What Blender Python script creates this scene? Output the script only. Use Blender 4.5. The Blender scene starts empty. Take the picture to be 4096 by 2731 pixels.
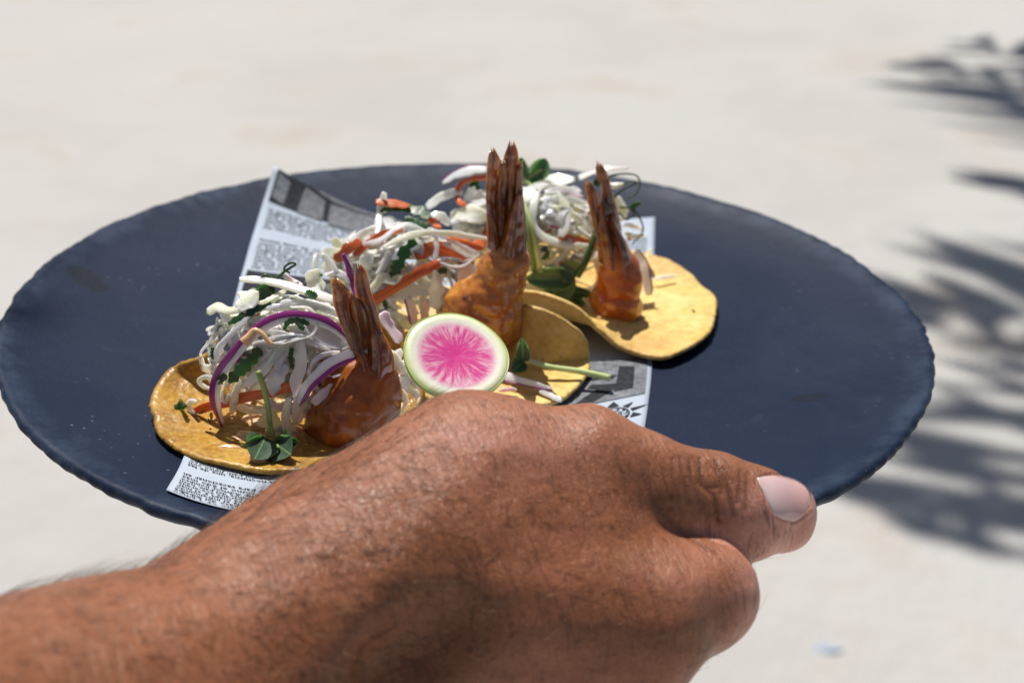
import bpy, math, random
import numpy as np
from mathutils import Vector

random.seed(7)
rng = np.random.default_rng(7)
sc = bpy.context.scene
COL = sc.collection

# ------------------------------------------------------------------ camera
CAM_POS = np.array([0.014679, -0.51120206, 0.22839441])
EL, ROLL, FOCAL = 0.43598796, 0.03461312, 60.0
FW = np.array([0, math.cos(EL), -math.sin(EL)])
_r = np.array([1.0, 0, 0]); _u = np.cross(_r, FW)
RT = math.cos(ROLL) * _r + math.sin(ROLL) * _u
UP = -math.sin(ROLL) * _r + math.cos(ROLL) * _u
KPX = FOCAL / 36 * 4096
cam = bpy.data.cameras.new("camera")
cam.lens = FOCAL; cam.sensor_width = 36; cam.clip_start = 0.02; cam.clip_end = 400
cam.dof.use_dof = True; cam.dof.focus_distance = 0.466; cam.dof.aperture_fstop = 13.0
camo = bpy.data.objects.new("camera", cam); COL.objects.link(camo)
from mathutils import Matrix
camo.matrix_world = Matrix(((RT[0], UP[0], -FW[0], CAM_POS[0]), (RT[1], UP[1], -FW[1], CAM_POS[1]),
                            (RT[2], UP[2], -FW[2], CAM_POS[2]), (0, 0, 0, 1)))
sc.camera = camo

# ------------------------------------------------------------------ light
TO_SUN = np.array([-0.20, 0.42, 1.0]); TO_SUN /= np.linalg.norm(TO_SUN)
w = bpy.data.worlds.new("World"); sc.world = w; w.use_nodes = True
nt = w.node_tree
sky = nt.nodes.new("ShaderNodeTexSky"); sky.sky_type = 'NISHITA'; sky.sun_disc = False
sky.sun_elevation = math.asin(TO_SUN[2]); sky.sun_rotation = math.atan2(TO_SUN[0], TO_SUN[1])
sky.dust_density = 1.5
bg = nt.nodes["Background"]; bg.inputs[1].default_value = 0.05
nt.links.new(sky.outputs[0], bg.inputs[0])
sun = bpy.data.lights.new("sun", 'SUN'); sun.energy = 4.5; sun.angle = math.radians(0.53); sun.color = (1, 0.955, 0.89)
suno = bpy.data.objects.new("sun", sun); COL.objects.link(suno); suno.location = (0, 0, 6)
suno.rotation_euler = Vector(-TO_SUN).to_track_quat('-Z', 'Y').to_euler()
sc.view_settings.view_transform = 'Standard'; sc.view_settings.look = 'None'
sc.view_settings.exposure = 0.2; sc.view_settings.gamma = 1.0
sc.cycles.max_bounces = 8; sc.cycles.diffuse_bounces = 4; sc.cycles.use_denoising = True

# ------------------------------------------------------------------ helpers
def ray(px, py):
    return FW + RT * ((px - 2048) / KPX) - UP * ((py - 1365.5) / KPX)
def at_z(px, py, z):
    d = ray(px, py); return CAM_POS + d * ((z - CAM_POS[2]) / d[2])
def at_y(px, py, y):
    d = ray(px, py); return CAM_POS + d * ((y - CAM_POS[1]) / d[1])
def at_d(px, py, depth):
    return CAM_POS + ray(px, py) * depth
def depth_of(X):
    return float((np.asarray(X) - CAM_POS) @ FW)
def Z1(x, y): return (560 + x / 2, 1000 + y / 2)
def Z2(x, y): return (1400 + x / 2, 560 + y / 2)
def Z3(x, y): return (1700 + x / 2, 1000 + y / 2)
def Z4(x, y): return (860 + x / 2, 620 + y / 2)
def Z5(x, y): return (560 + x / 2, 1500 + y / 2)

def new_mesh(name, V, F, mat=None, smooth=True, uv=None):
    me = bpy.data.meshes.new(name)
    me.from_pydata([tuple(v) for v in np.asarray(V, float)], [], [tuple(int(i) for i in f) for f in F])
    if smooth: me.shade_smooth()
    if mat: me.materials.append(mat)
    if uv is not None:
        a = me.attributes.new("along", 'FLOAT_VECTOR', 'POINT')
        a.data.foreach_set('vector', np.asarray(uv, np.float32).ravel())
    return me
def put(name, me, parent=None, label=None, cat=None, group=None, kind=None):
    o = bpy.data.objects.new(name, me); COL.objects.link(o)
    if parent is not None: o.parent = parent
    if label: o["label"] = label
    if cat: o["category"] = cat
    if group: o["group"] = group
    if kind: o["kind"] = kind
    return o
def vnoise(P, scale, seed=0.0):
    """cheap smooth pseudo noise from sines, about -1..1"""
    P = np.asarray(P, float) * scale + seed
    x, y, z = P[..., 0], P[..., 1], P[..., 2]
    return (np.sin(1.7 * x + 2.3 * np.sin(1.1 * y + .7) + seed) + np.sin(1.9 * y + 2.1 * np.sin(1.3 * z + 1.9))
            + np.sin(2.1 * z + 1.8 * np.sin(1.2 * x + 2.6))) / 3
def spline(P, n):
    """Catmull-Rom resample of control points"""
    P = np.asarray(P, float)
    if len(P) == 2:
        t = np.linspace(0, 1, n)[:, None]; return P[0] * (1 - t) + P[1] * t
    Q = np.vstack([2 * P[0] - P[1], P, 2 * P[-1] - P[-2]])
    L = np.concatenate([[0], np.cumsum(np.linalg.norm(np.diff(P, axis=0), axis=1))])
    s = np.linspace(0, L[-1], n); out = []
    for x in s:
        i = min(max(np.searchsorted(L, x, side='right') - 1, 0), len(P) - 2)
        t = (x - L[i]) / max(L[i + 1] - L[i], 1e-9)
        a, b, c, d = Q[i], Q[i + 1], Q[i + 2], Q[i + 3]
        out.append(.5 * (2 * b + (c - a) * t + (2 * a - 5 * b + 4 * c - d) * t * t + (3 * b - a - 3 * c + d) * t ** 3))
    return np.array(out)
def unit(v):
    v = np.asarray(v, float); return v / np.maximum(np.linalg.norm(v, axis=-1, keepdims=True), 1e-12)

def sweep(P, wdir, width, thick, ring=8, power=1.0, tip=(0.25, 0.25)):
    """closed ribbon: section is a rounded flat oval; wdir = width direction per point; width/thick arrays (full)"""
    P = np.asarray(P, float); n = len(P)
    T = unit(np.gradient(P, axis=0))
    W = unit(np.asarray(wdir) - (np.asarray(wdir) * T).sum(1)[:, None] * T)
    N = np.cross(T, W)
    a = np.linspace(0, 2 * np.pi, ring, endpoint=False) + np.pi / ring
    ca = np.sign(np.cos(a)) * np.abs(np.cos(a)) ** power; sa = np.sign(np.sin(a)) * np.abs(np.sin(a)) ** power
    width = np.broadcast_to(width, n); thick = np.broadcast_to(thick, n)
    V = P[:, None] + W[:, None] * (ca[None, :, None] * width[:, None, None] / 2) + N[:, None] * (sa[None, :, None] * thick[:, None, None] / 2)
    V = V.reshape(-1, 3)
    F = []
    for i in range(n - 1):
        for j in range(ring):
            k = (j + 1) % ring
            F.append((i * ring + j, i * ring + k, (i + 1) * ring + k, (i + 1) * ring + j))
    F.append(tuple(range(ring))[::-1]); F.append(tuple((n - 1) * ring + j for j in range(ring)))
    L = np.concatenate([[0], np.cumsum(np.linalg.norm(np.diff(P, axis=0), axis=1))])
    uv = np.stack([np.repeat(L, ring), np.tile(ca, n) * np.repeat(width, ring) / 2, np.repeat(L / max(L[-1], 1e-9), ring)], 1)
    return V, F, uv
def tube(P, radius, ring=6):
    P = np.asarray(P, float)
    T = unit(np.gradient(P, axis=0)); ref = np.array([0, 0, 1.0]) if abs(T[:, 2]).mean() < .8 else np.array([1.0, 0, 0])
    W = np.cross(T, ref)
    r = np.broadcast_to(radius, len(P)) * 2
    return sweep(P, W, r, r, ring)

def ribbon(P, W, wl, wr, thick, crease):
    """flat shred: two faces meeting along a shallow fold, square cut edges; wl / wr half widths either side"""
    P = np.asarray(P, float); n = len(P); T = unit(np.gradient(P, axis=0))
    W = unit(W - (W * T).sum(1)[:, None] * T); N = np.cross(T, W)
    th = np.broadcast_to(thick, n)[:, None] / 2; cr = (crease * (wl + wr))[:, None]
    wl = wl[:, None]; wr = wr[:, None]
    rows = [P - W * wl - N * th * .7 - N * cr, P - N * th, P + W * wr - N * th * .7 - N * cr, P + W * wr + N * th * .7 - N * cr, P + N * th, P - W * wl + N * th * .7 - N * cr]
    V = np.stack(rows, 1).reshape(-1, 3); F = []
    for i in range(n - 1):
        for j in range(6):
            k = (j + 1) % 6; F.append((i * 6 + j, i * 6 + k, (i + 1) * 6 + k, (i + 1) * 6 + j))
    F += [(0, 5, 4, 1), (1, 4, 3, 2)]; o = (n - 1) * 6; F += [(o, o + 1, o + 4, o + 5), (o + 1, o + 2, o + 3, o + 4)]
    L = np.concatenate([[0], np.cumsum(np.linalg.norm(np.diff(P, axis=0), axis=1))])
    q = np.stack([-wl[:, 0], 0 * L, wr[:, 0], wr[:, 0], 0 * L, -wl[:, 0]], 1)
    uv = np.stack([np.repeat(L, 6), q.ravel(), np.repeat(L / max(L[-1], 1e-9), 6)], 1)
    return V, F, uv
def sharpen(me):
    e = np.zeros(len(me.edges) * 2, np.int32); me.edges.foreach_get('vertices', e); e = e.reshape(-1, 2)
    r = e % 6; sh = ((r[:, 0] == r[:, 1]) & np.isin(r[:, 0], (0, 2, 3, 5)))
    a = me.attributes.get('sharp_edge') or me.attributes.new('sharp_edge', 'BOOLEAN', 'EDGE'); a.data.foreach_set('value', sh)
    return me
# --- implicit surfaces meshed with surface nets
class Field:
    def __init__(s, lo, hi, h, far=0.03):
        s.lo = np.array(lo, float); s.h = h
        s.n = np.ceil((np.array(hi) - s.lo) / h).astype(int) + 1
        s.far = far; s.F = np.full(s.n, far, np.float32)
    def block(s, lo, hi):
        i0 = np.clip(np.floor((np.array(lo) - s.lo) / s.h).astype(int), 0, s.n)
        i1 = np.clip(np.ceil((np.array(hi) - s.lo) / s.h).astype(int) + 1, 0, s.n)
        sl = tuple(slice(a, b) for a, b in zip(i0, i1))
        ax = [s.lo[k] + s.h * np.arange(i0[k], i1[k]) for k in range(3)]
        G = np.stack(np.meshgrid(*ax, indexing='ij'), -1).astype(np.float32)
        return sl, G
    def capsule(s, a, b, ra, rb, k=0.004, sub=False, flat=None):
        a = np.array(a, float); b = np.array(b, float); m = max(ra, rb) + max(k * 1.5, .004)
        sl, G = s.block(np.minimum(a, b) - m, np.maximum(a, b) + m)
        if G.size == 0: return
        ba = (b - a).astype(np.float32); pa = G - a.astype(np.float32)
        t = np.clip((pa @ ba) / max(float(ba @ ba), 1e-12), 0, 1)
        q = pa - t[..., None] * ba
        if flat is not None:   # squash distance along a direction: flat=(dir, factor)
            dn = np.array(flat[0], np.float32); c = q @ dn
            q = q + (c * (1 / flat[1] - 1))[..., None] * dn
        d = np.sqrt((q * q).sum(-1)) - (ra + (rb - ra) * t)
        f = s.F[sl]
        if sub:
            d = -d; hh = np.maximum(k - np.abs(f - d), 0) / k
            s.F[sl] = np.maximum(f, d) + hh * hh * k * .25
        else:
            hh = np.maximum(k - np.abs(f - d), 0) / k
            s.F[sl] = np.minimum(f, d) - hh * hh * k * .25
    def sample(s, P):
        q = (np.asarray(P) - s.lo) / s.h
        i = np.clip(np.floor(q).astype(int), 0, s.n - 2); f = np.clip(q - i, 0, 1)
        r = 0
        for dx in (0, 1):
            for dy in (0, 1):
                for dz in (0, 1):
                    wt = (f[..., 0] if dx else 1 - f[..., 0]) * (f[..., 1] if dy else 1 - f[..., 1]) * (f[..., 2] if dz else 1 - f[..., 2])
                    r = r + wt * s.F[i[..., 0] + dx, i[..., 1] + dy, i[..., 2] + dz]
        return r
    def grad(s, P):
        e = s.h; return unit(np.stack([s.sample(P + np.eye(3)[k] * e) - s.sample(P - np.eye(3)[k] * e) for k in range(3)], -1))
    def mesh(s):
        F = s.F; S = F < 0
        c = np.zeros(np.array(F.shape) - 1, np.int8)
        for dx in (0, 1):
            for dy in (0, 1):
                for dz in (0, 1):
                    c += S[dx:F.shape[0] - 1 + dx, dy:F.shape[1] - 1 + dy, dz:F.shape[2] - 1 + dz]
        act = np.argwhere((c > 0) & (c < 8))
        idx = np.full(c.shape, -1, np.int64); idx[tuple(act.T)] = np.arange(len(act))
        acc = np.zeros((len(act), 3)); cnt = np.zeros(len(act))
        cor = [(x, y, z) for x in (0, 1) for y in (0, 1) for z in (0, 1)]
        for p in cor:
            for k in range(3):
                if p[k] == 0:
                    q = list(p); q[k] = 1
                    fa = F[tuple((act + p).T)]; fb = F[tuple((act + q).T)]
                    m = (fa < 0) != (fb < 0)
                    t = np.where(m, fa / np.where(m, fa - fb, 1), 0)
                    pt = np.array(p, float)[None] + t[:, None] * np.eye(3)[k][None]
                    acc[m] += pt[m]; cnt[m] += 1
        V = s.lo + s.h * (act + acc / cnt[:, None])
        quads = []
        for k in range(3):
            A = [slice(None)] * 3; B = [slice(None)] * 3
            A[k] = slice(0, -1); B[k] = slice(1, None)
            e = np.argwhere(S[tuple(A)] != S[tuple(B)])
            k1, k2 = (k + 1) % 3, (k + 2) % 3
            ok = (e[:, k1] > 0) & (e[:, k2] > 0) & (e[:, k1] < c.shape[k1]) & (e[:, k2] < c.shape[k2])
            e = e[ok]
            d1 = np.eye(3, dtype=int)[k1]; d2 = np.eye(3, dtype=int)[k2]
            q = np.stack([idx[tuple((e - d1 - d2).T)], idx[tuple((e - d2).T)], idx[tuple(e.T)], idx[tuple((e - d1).T)]], 1)
            flip = ~S[tuple(e.T)]
            q[flip] = q[flip][:, ::-1]
            quads.append(q)
        Q = np.vstack(quads); Q = Q[(Q >= 0).all(1)]
        for _ in range(2):
            g = self_grad = s.grad(V); V = V - g * np.clip(s.sample(V), -s.h, s.h)[:, None] * .8
        return V, Q

# ------------------------------------------------------------------ materials
class M:
    """small node-material builder"""
    def __init__(s, name, base=(.5, .5, .5), rough=.5, spec=.5, **kw):
        s.m = bpy.data.materials.new(name); s.m.use_nodes = True
        s.t = s.m.node_tree; s.b = s.t.nodes["Principled BSDF"]
        s.b.inputs["Base Color"].default_value = (*base, 1); s.b.inputs["Roughness"].default_value = rough
        s.b.inputs["Specular IOR Level"].default_value = spec
        for k, v in kw.items(): s.b.inputs[k.replace("_", " ")].default_value = v
        s._bump = None
    def node(s, typ, **kw):
        n = s.t.nodes.new(typ)
        for k, v in kw.items():
            if k in n.inputs: n.inputs[k].default_value = v
            else: setattr(n, k, v)
        return n
    def link(s, a, b): s.t.links.new(a, b)
    def coord(s, kind="Object"):
        return s.node("ShaderNodeTexCoord").outputs[kind]
    def attr(s, name, out="Vector"):
        n = s.node("ShaderNodeAttribute"); n.attribute_name = name; return n.outputs[out]
    def mapped(s, src, scale):
        n = s.node("ShaderNodeMapping"); n.inputs["Scale"].default_value = scale; s.link(src, n.inputs["Vector"]); return n.outputs[0]
    def noise(s, scale, detail=4, rough=.55, vec=None, dist=0.0):
        n = s.node("ShaderNodeTexNoise"); n.inputs["Scale"].default_value = scale; n.inputs["Detail"].default_value = detail
        n.inputs["Roughness"].default_value = rough; n.inputs["Distortion"].default_value = dist
        s.link(vec if vec is not None else s.coord(), n.inputs["Vector"]); return n.outputs["Fac"]
    def voronoi(s, scale, vec=None, feature='F1', out="Distance", rnd=1.0):
        n = s.node("ShaderNodeTexVoronoi"); n.feature = feature; n.inputs["Scale"].default_value = scale
        n.inputs["Randomness"].default_value = rnd
        s.link(vec if vec is not None else s.coord(), n.inputs["Vector"]); return n.outputs[out]
    def ramp(s, fac, stops):
        n = s.node("ShaderNodeValToRGB"); e = n.color_ramp.elements
        while len(e) < len(stops): e.new(.5)
        for el, (p, c) in zip(e, stops):
            el.position = p; el.color = (*c, 1) if not isinstance(c, (int, float)) else (c, c, c, 1)
        s.link(fac, n.inputs[0]); return n.outputs[0]
    def mix(s, fac, a, b, mode='MIX'):
        n = s.node("ShaderNodeMix"); n.data_type = 'RGBA'; n.blend_type = mode
        for v, i in ((fac, 0), (a, 6), (b, 7)):
            if isinstance(v, (int, float)): n.inputs[i].default_value = v
            elif isinstance(v, tuple): n.inputs[i].default_value = (*v, 1)
            else: s.link(v, n.inputs[i])
        return n.outputs[2]
    def math(s, op, a, b=None):
        n = s.node("ShaderNodeMath"); n.operation = op
        for v, i in ((a, 0), (b, 1)):
            if v is None: continue
            if isinstance(v, (int, float)): n.inputs[i].default_value = v
            else: s.link(v, n.inputs[i])
        return n.outputs[0]
    def base(s, sock): s.link(sock, s.b.inputs["Base Color"]); return s
    def rough(s, sock): s.link(sock, s.b.inputs["Roughness"]); return s
    def bump(s, h, dist, strength=1.0):
        n = s.node("ShaderNodeBump"); n.inputs["Distance"].default_value = dist; n.inputs["Strength"].default_value = strength
        s.link(h, n.inputs["Height"])
        if s._bump is not None: s.link(s._bump, n.inputs["Normal"])
        s._bump = n.outputs[0]; s.link(s._bump, s.b.inputs["Normal"]); return s
    def sss(s, wt, radius, scale):
        s.b.inputs["Subsurface Weight"].default_value = wt; s.b.inputs["Subsurface Radius"].default_value = radius
        s.b.inputs["Subsurface Scale"].default_value = scale; return s
    def thin(s, wt, tint=(1, 1, 1)):
        """lets light through, as thin wet vegetable or shell does"""
        t = s.node("ShaderNodeBsdfTranslucent"); l = s.b.inputs["Base Color"].links
        c = s.mix(1.0, l[0].from_socket, tint, 'MULTIPLY') if l else None
        if c is not None: s.link(c, t.inputs["Color"])
        mx = s.node("ShaderNodeMixShader"); mx.inputs[0].default_value = wt
        s.link(s.b.outputs[0], mx.inputs[1]); s.link(t.outputs[0], mx.inputs[2])
        s.link(mx.outputs[0], s.t.nodes["Material Output"].inputs["Surface"]); return s
    def random(s):
        return s.node("ShaderNodeObjectInfo").outputs["Random"]

# sand
m = M("white_sand", rough=.95, spec=.1)
n1 = m.noise(1.6, 6, .6); n2 = m.noise(60, 4, .6); n3 = m.noise(3.2, 3)
c = m.ramp(n1, [(.25, (.428, .412, .388)), (.5, (.466, .456, .437)), (.75, (.495, .487, .470))])
c = m.mix(m.ramp(n3, [(.56, 0.0), (.74, .75)]), c, (.43, .37, .31))
c = m.mix(m.ramp(n2, [(.3, .0), (.8, .18)]), c, (.42, .40, .37))
m.base(c); m.bump(m.noise(6, 3), .014).bump(n2, .004)
SAND = m.m
# plate
m = M("navy_stoneware", rough=.5, spec=.17)
n1 = m.noise(28, 4); n2 = m.noise(900, 2)
c = m.mix(n1, (.0042, .0110, .031), (.0064, .0150, .040))
fl = m.ramp(m.voronoi(260), [(.05, 1.0), (.15, 0.0)])
flm = m.math('MULTIPLY', fl, m.ramp(m.noise(30, 3), [(.56, 0.0), (.70, 1.0)]))
c = m.mix(m.math('MULTIPLY', flm, .75), c, (.20, .24, .32))
c = m.mix(m.math('MULTIPLY', m.ramp(m.noise(22, 5, .7, dist=1.0), [(.60, 0.0), (.8, 1.0)]), .35), c, (.06, .075, .105))
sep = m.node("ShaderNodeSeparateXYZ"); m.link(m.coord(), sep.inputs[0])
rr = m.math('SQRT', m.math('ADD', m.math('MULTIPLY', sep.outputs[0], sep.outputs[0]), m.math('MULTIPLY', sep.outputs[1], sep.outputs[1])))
rim_tone = m.math('MULTIPLY', m.ramp(m.math('MULTIPLY', rr, 6.6667), [(.93, 0.0), (.965, 1.0)]), m.ramp(m.noise(65, 5, .7), [(.40, 0.0), (.62, .75)]))
c = m.mix(rim_tone, c, (.030, .048, .085))  # paler bluish mottling close to the rim
def stain(px, py, ang, ra, rb):
    q = at_z(px, py, -.006); ca, sa = math.cos(ang), math.sin(ang)
    dx = m.math('SUBTRACT', sep.outputs[0], float(q[0])); dy = m.math('SUBTRACT', sep.outputs[1], float(q[1]))
    u_ = m.math('DIVIDE', m.math('ADD', m.math('MULTIPLY', dx, ca), m.math('MULTIPLY', dy, sa)), ra)
    v_ = m.math('DIVIDE', m.math('SUBTRACT', m.math('MULTIPLY', dy, ca), m.math('MULTIPLY', dx, sa)), rb)
    r2 = m.math('ADD', m.math('ADD', m.math('MULTIPLY', u_, u_), m.math('MULTIPLY', v_, v_)), m.math('MULTIPLY', m.math('SUBTRACT', m.noise(140, 3), .5), 1.6))
    return m.ramp(r2, [(.75, 1.0), (1.0, 0.0)])
for a_ in ((352, 1140, -.75, .0105, .0048), (3290, 1012, .5, .006, .0022), (3240, 1580, .15, .007, .003)):
    c = m.mix(m.math('MULTIPLY', stain(*a_), .8), c, (.0040, .0060, .015))
smr = m.math('MULTIPLY', m.ramp(m.noise(14, 4, .6, dist=1.5), [(.52, 0.0), (.72, 1.0)]), .5)
c = m.mix(smr, c, (.012, .022, .048))
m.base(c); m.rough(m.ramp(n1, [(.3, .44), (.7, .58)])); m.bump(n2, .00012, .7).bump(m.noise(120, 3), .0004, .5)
PLATE = m.m
# paper + print
m = M("newsprint_paper", rough=.75, spec=.25)
m.base(m.mix(m.noise(220, 3), (.39, .45, .54), (.46, .52, .60))); m.bump(m.noise(60, 4), .0005, .6)
m.b.inputs["Transmission Weight"].default_value = 0
PAPER = m.m
m = M("black_ink", rough=.8, spec=.2); m.base(m.mix(m.noise(2500, 1), (.008, .008, .010), (.05, .05, .055))); INK = m.m
m = M("dark_halftone", rough=.8, spec=.2); m.base(m.ramp(m.noise(500, 3), [(.3, (.010, .013, .018)), (.7, (.036, .041, .050))])); HALF_D = m.m
m = M("grey_halftone", rough=.8, spec=.2)
m.base(m.ramp(m.noise(420, 4, .7), [(.3, (.09, .098, .112)), (.7, (.25, .265, .29))])); HALF_G = m.m
# tortilla
def tortilla_mat(name, oily):
    m = M(name, rough=.55 if not oily else .36, spec=.4)
    n1 = m.noise(55, 5, .6); n2 = m.noise(210, 4, .65); n3 = m.noise(26, 3)
    if oily:
        c = m.ramp(n1, [(.30, (.19, .075, .007)), (.5, (.37, .180, .018)), (.70, (.55, .34, .06))])
    else:
        c = m.ramp(n1, [(.30, (.54, .29, .045)), (.48, (.74, .49, .125)), (.70, (.82, .64, .27))])
    c = m.mix(m.ramp(n2, [(.45, 0.0), (.75, .55)]), c, (.40, .17, .022) if oily else (.56, .31, .07))
    sp = m.ramp(m.voronoi(115), [(.05, 1.0), (.14, 0.0)])
    sp = m.math('MULTIPLY', sp, m.ramp(m.noise(70, 2), [(.57, 0.0), (.63, 1.0)]))
    c = m.mix(m.math('MULTIPLY', sp, .85), c, (.05, .018, .006))
    c = m.mix(m.ramp(n3, [(.50, 0.0), (.68, .75)]), c, (.24, .085, .012) if oily else (.48, .24, .05))
    fk = m.math('MULTIPLY', m.ramp(m.voronoi(300), [(.07, 1.0), (.16, 0.0)]), m.ramp(m.noise(120, 2), [(.44, 0.0), (.52, 1.0)]))
    c = m.mix(m.math('MULTIPLY', fk, .9), c, (.09, .03, .007))
    c = m.mix(m.ramp(m.noise(480, 3, .7), [(.38, 0.0), (.68, .5)]), c, (.80, .62, .26) if not oily else (.68, .46, .10))
    c = m.mix(m.ramp(m.noise(300, 4, .7), [(.55, 0.0), (.72, .55)]), c, (.40, .18, .03))
    m.base(c); m.bump(n2, .0006, .5).bump(m.voronoi(420), .0004, .5).bump(m.noise(650, 2), .0003, .6).bump(n1, .0014, .4)
    if oily: m.rough(m.ramp(m.noise(90, 3), [(.35, .22), (.65, .55)]))
    m.sss(.12, (1, .5, .15), .002)
    return m.m
TORT = tortilla_mat("corn_tortilla", False); TORT_OIL = tortilla_mat("oily_corn_tortilla", True)
# batter
m = M("fried_batter", rough=.22, spec=.55)
n1 = m.noise(75, 5, .6, dist=.6); n2 = m.noise(260, 3)
c = m.ramp(n1, [(.27, (.20, .040, .006)), (.44, (.44, .125, .015)), (.60, (.60, .24, .038)), (.78, (.74, .43, .13))])
c = m.mix(m.ramp(m.noise(190, 2), [(.66, 0.0), (.72, .7)]), c, (.05, .015, .006))
m.base(c); m.bump(n2, .0004, .4).bump(m.noise(110, 2), .0010, .5); m.sss(.5, (1, .35, .1), .005)
m.b.inputs["Coat Weight"].default_value = .6; m.b.inputs["Coat Roughness"].default_value = .08
BATTER = m.m
m = M("dark_fried_batter", rough=.32, spec=.4)
n1 = m.noise(70, 5, .6, dist=.7)
c = m.ramp(n1, [(.25, (.15, .030, .005)), (.45, (.33, .085, .011)), (.62, (.47, .16, .024)), (.78, (.56, .25, .06))])
c = m.mix(m.ramp(m.noise(170, 2), [(.66, 0.0), (.71, .7)]), c, (.05, .015, .006))
m.base(c); m.bump(m.noise(240, 3), .0005, .5).bump(m.noise(110, 2), .0012, .6); m.sss(.3, (1, .35, .1), .004)
m.b.inputs["Coat Weight"].default_value = .35; m.b.inputs["Coat Roughness"].default_value = .09
BATTER_D = m.m
# pinker batter
m = M("shrimp_flesh_glaze", rough=.3, spec=.5)
n1 = m.noise(90, 5, .6, dist=.5)
m.base(m.ramp(n1, [(.3, (.24, .035, .006)), (.5, (.44, .095, .014)), (.72, (.58, .19, .035))]))
m.bump(n1, .0015, .6); m.sss(.25, (1, .3, .1), .004); m.b.inputs["Coat Weight"].default_value = .3
GLAZE = m.m
# shell / fins : blotches drawn out along the length, dark margins, wet gloss
def shell_mat(name, stops, dark):
    m = M(name, rough=.22, spec=.55)
    n1 = m.noise(1, 4, .6, vec=m.mapped(m.attr("along"), (75, 330, 1)), dist=.7); n2 = m.noise(170, 4, .6)
    c = m.ramp(n1, stops)
    c = m.mix(m.ramp(n2, [(.47, 0.0), (.66, .8)]), c, dark)
    sp = m.node("ShaderNodeSeparateXYZ"); m.link(m.attr("along"), sp.inputs[0])
    c = m.mix(m.ramp(sp.outputs[2], [(.84, 0.0), (.99, .6)]), c, dark)
    m.base(c); m.bump(m.noise(1, 3, .6, vec=m.mapped(m.attr("along"), (50, 900, 1))), .0003, .6).bump(m.noise(260, 2), .0004, .5)
    m.b.inputs["Coat Weight"].default_value = .9; m.b.inputs["Coat Roughness"].default_value = .08; m.sss(.35, (1, .45, .15), .003)
    return m.m
SHELL = shell_mat("shrimp_tail_fin", [(.30, (.030, .009, .003)), (.46, (.13, .042, .007)), (.62, (.27, .105, .018)), (.82, (.44, .25, .085))], (.055, .016, .005))
SHELL_O = shell_mat("shrimp_tail_shell", [(.26, (.08, .016, .004)), (.45, (.24, .055, .007)), (.65, (.38, .11, .014)), (.85, (.46, .20, .06))], (.10, .022, .005))
# vegetables
m = M("cabbage", rough=.32, spec=.5)
st = m.mapped(m.attr("along"), (60, 900, 1)); n1 = m.noise(1, 3, .6, vec=st)
c = m.ramp(m.random(), [(0.0, (.93, .93, .86)), (.5, (.92, .92, .76)), (.78, (.90, .90, .58)), (1.0, (.76, .85, .48))])
c = m.mix(m.ramp(n1, [(.35, 0.0), (.8, .5)]), c, (.82, .85, .62))
c = m.mix(m.ramp(m.noise(45, 2), [(.5, 0.0), (.75, .75)]), c, (.94, .94, .91))
m.base(c); m.bump(n1, .0005, .8); m.sss(1.0, (1, .97, .75), .0035); m.b.inputs["Coat Weight"].default_value = .35; m.b.inputs["Coat Roughness"].default_value = .12
CABB = m.m
m = M("carrot", rough=.32, spec=.5)
n1 = m.noise(1, 3, .6, vec=m.mapped(m.attr("along"), (70, 1200, 1)))
m.base(m.ramp(n1, [(.3, (.52, .085, .018)), (.7, (.70, .19, .05))])); m.bump(n1, .0005, .7); m.sss(.3, (1, .35, .1), .003); CARR = m.m
m = M("onion_flesh", rough=.25, spec=.5)
n1 = m.noise(1, 3, .6, vec=m.mapped(m.attr("along"), (60, 1000, 1)))
m.base(m.ramp(n1, [(.3, (.88, .82, .83)), (.7, (.92, .90, .88))])); m.sss(.9, (1, .8, .85), .003); ONION = m.m
m = M("onion_skin", rough=.22, spec=.5)
n1 = m.noise(1, 3, .6, vec=m.mapped(m.attr("along"), (80, 1400, 1)))
m.base(m.ramp(n1, [(.3, (.20, .022, .15)), (.7, (.42, .06, .30))])); m.sss(.15, (1, .3, .7), .002); ONSK = m.m
m = M("pink_onion", rough=.25, spec=.5)
n1 = m.noise(1, 3, .6, vec=m.mapped(m.attr("along"), (60, 1000, 1)))
m.base(m.ramp(n1, [(.3, (.70, .46, .52)), (.7, (.80, .68, .68))])); m.sss(.8, (1, .6, .7), .003); ONPK = m.m
m = M("green_leaf", rough=.38, spec=.5)
n1 = m.noise(190, 4, .6)
c = m.mix(m.random(), (.016, .042, .016), (.030, .066, .022))
m.base(m.mix(m.ramp(n1, [(.4, 0.0), (.75, .6)]), c, (.055, .115, .035))); m.bump(n1, .0006, .6); m.sss(.5, (.5, 1, .3), .0012); LEAF = m.m
m = M("pea_leaf", rough=.4, spec=.5)
n1 = m.noise(150, 4, .6); m.base(m.ramp(n1, [(.35, (.042, .082, .048)), (.7, (.075, .125, .072))])); m.bump(n1, .0005, .5); m.sss(.6, (.6, 1, .4), .0015)
sp = m.node("ShaderNodeSeparateXYZ"); m.link(m.attr("along"), sp.inputs[0])
rib = m.ramp(m.math('MULTIPLY', m.math('ABSOLUTE', sp.outputs[1]), 1000.0), [(.10, 1.0), (.28, 0.0)])
l_ = m.b.inputs["Base Color"].links[0].from_socket; m.base(m.mix(m.math('MULTIPLY', rib, .7), l_, (.22, .32, .14))); PEA = m.m
m = M("green_stem", rough=.35, spec=.5)
n1 = m.noise(1, 2, .5, vec=m.mapped(m.attr("along"), (60, 800, 1))); m.base(m.ramp(n1, [(.3, (.16, .24, .05)), (.7, (.34, .42, .14))])); m.sss(.3, (.7, 1, .3), .002); STEM = m.m
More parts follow.
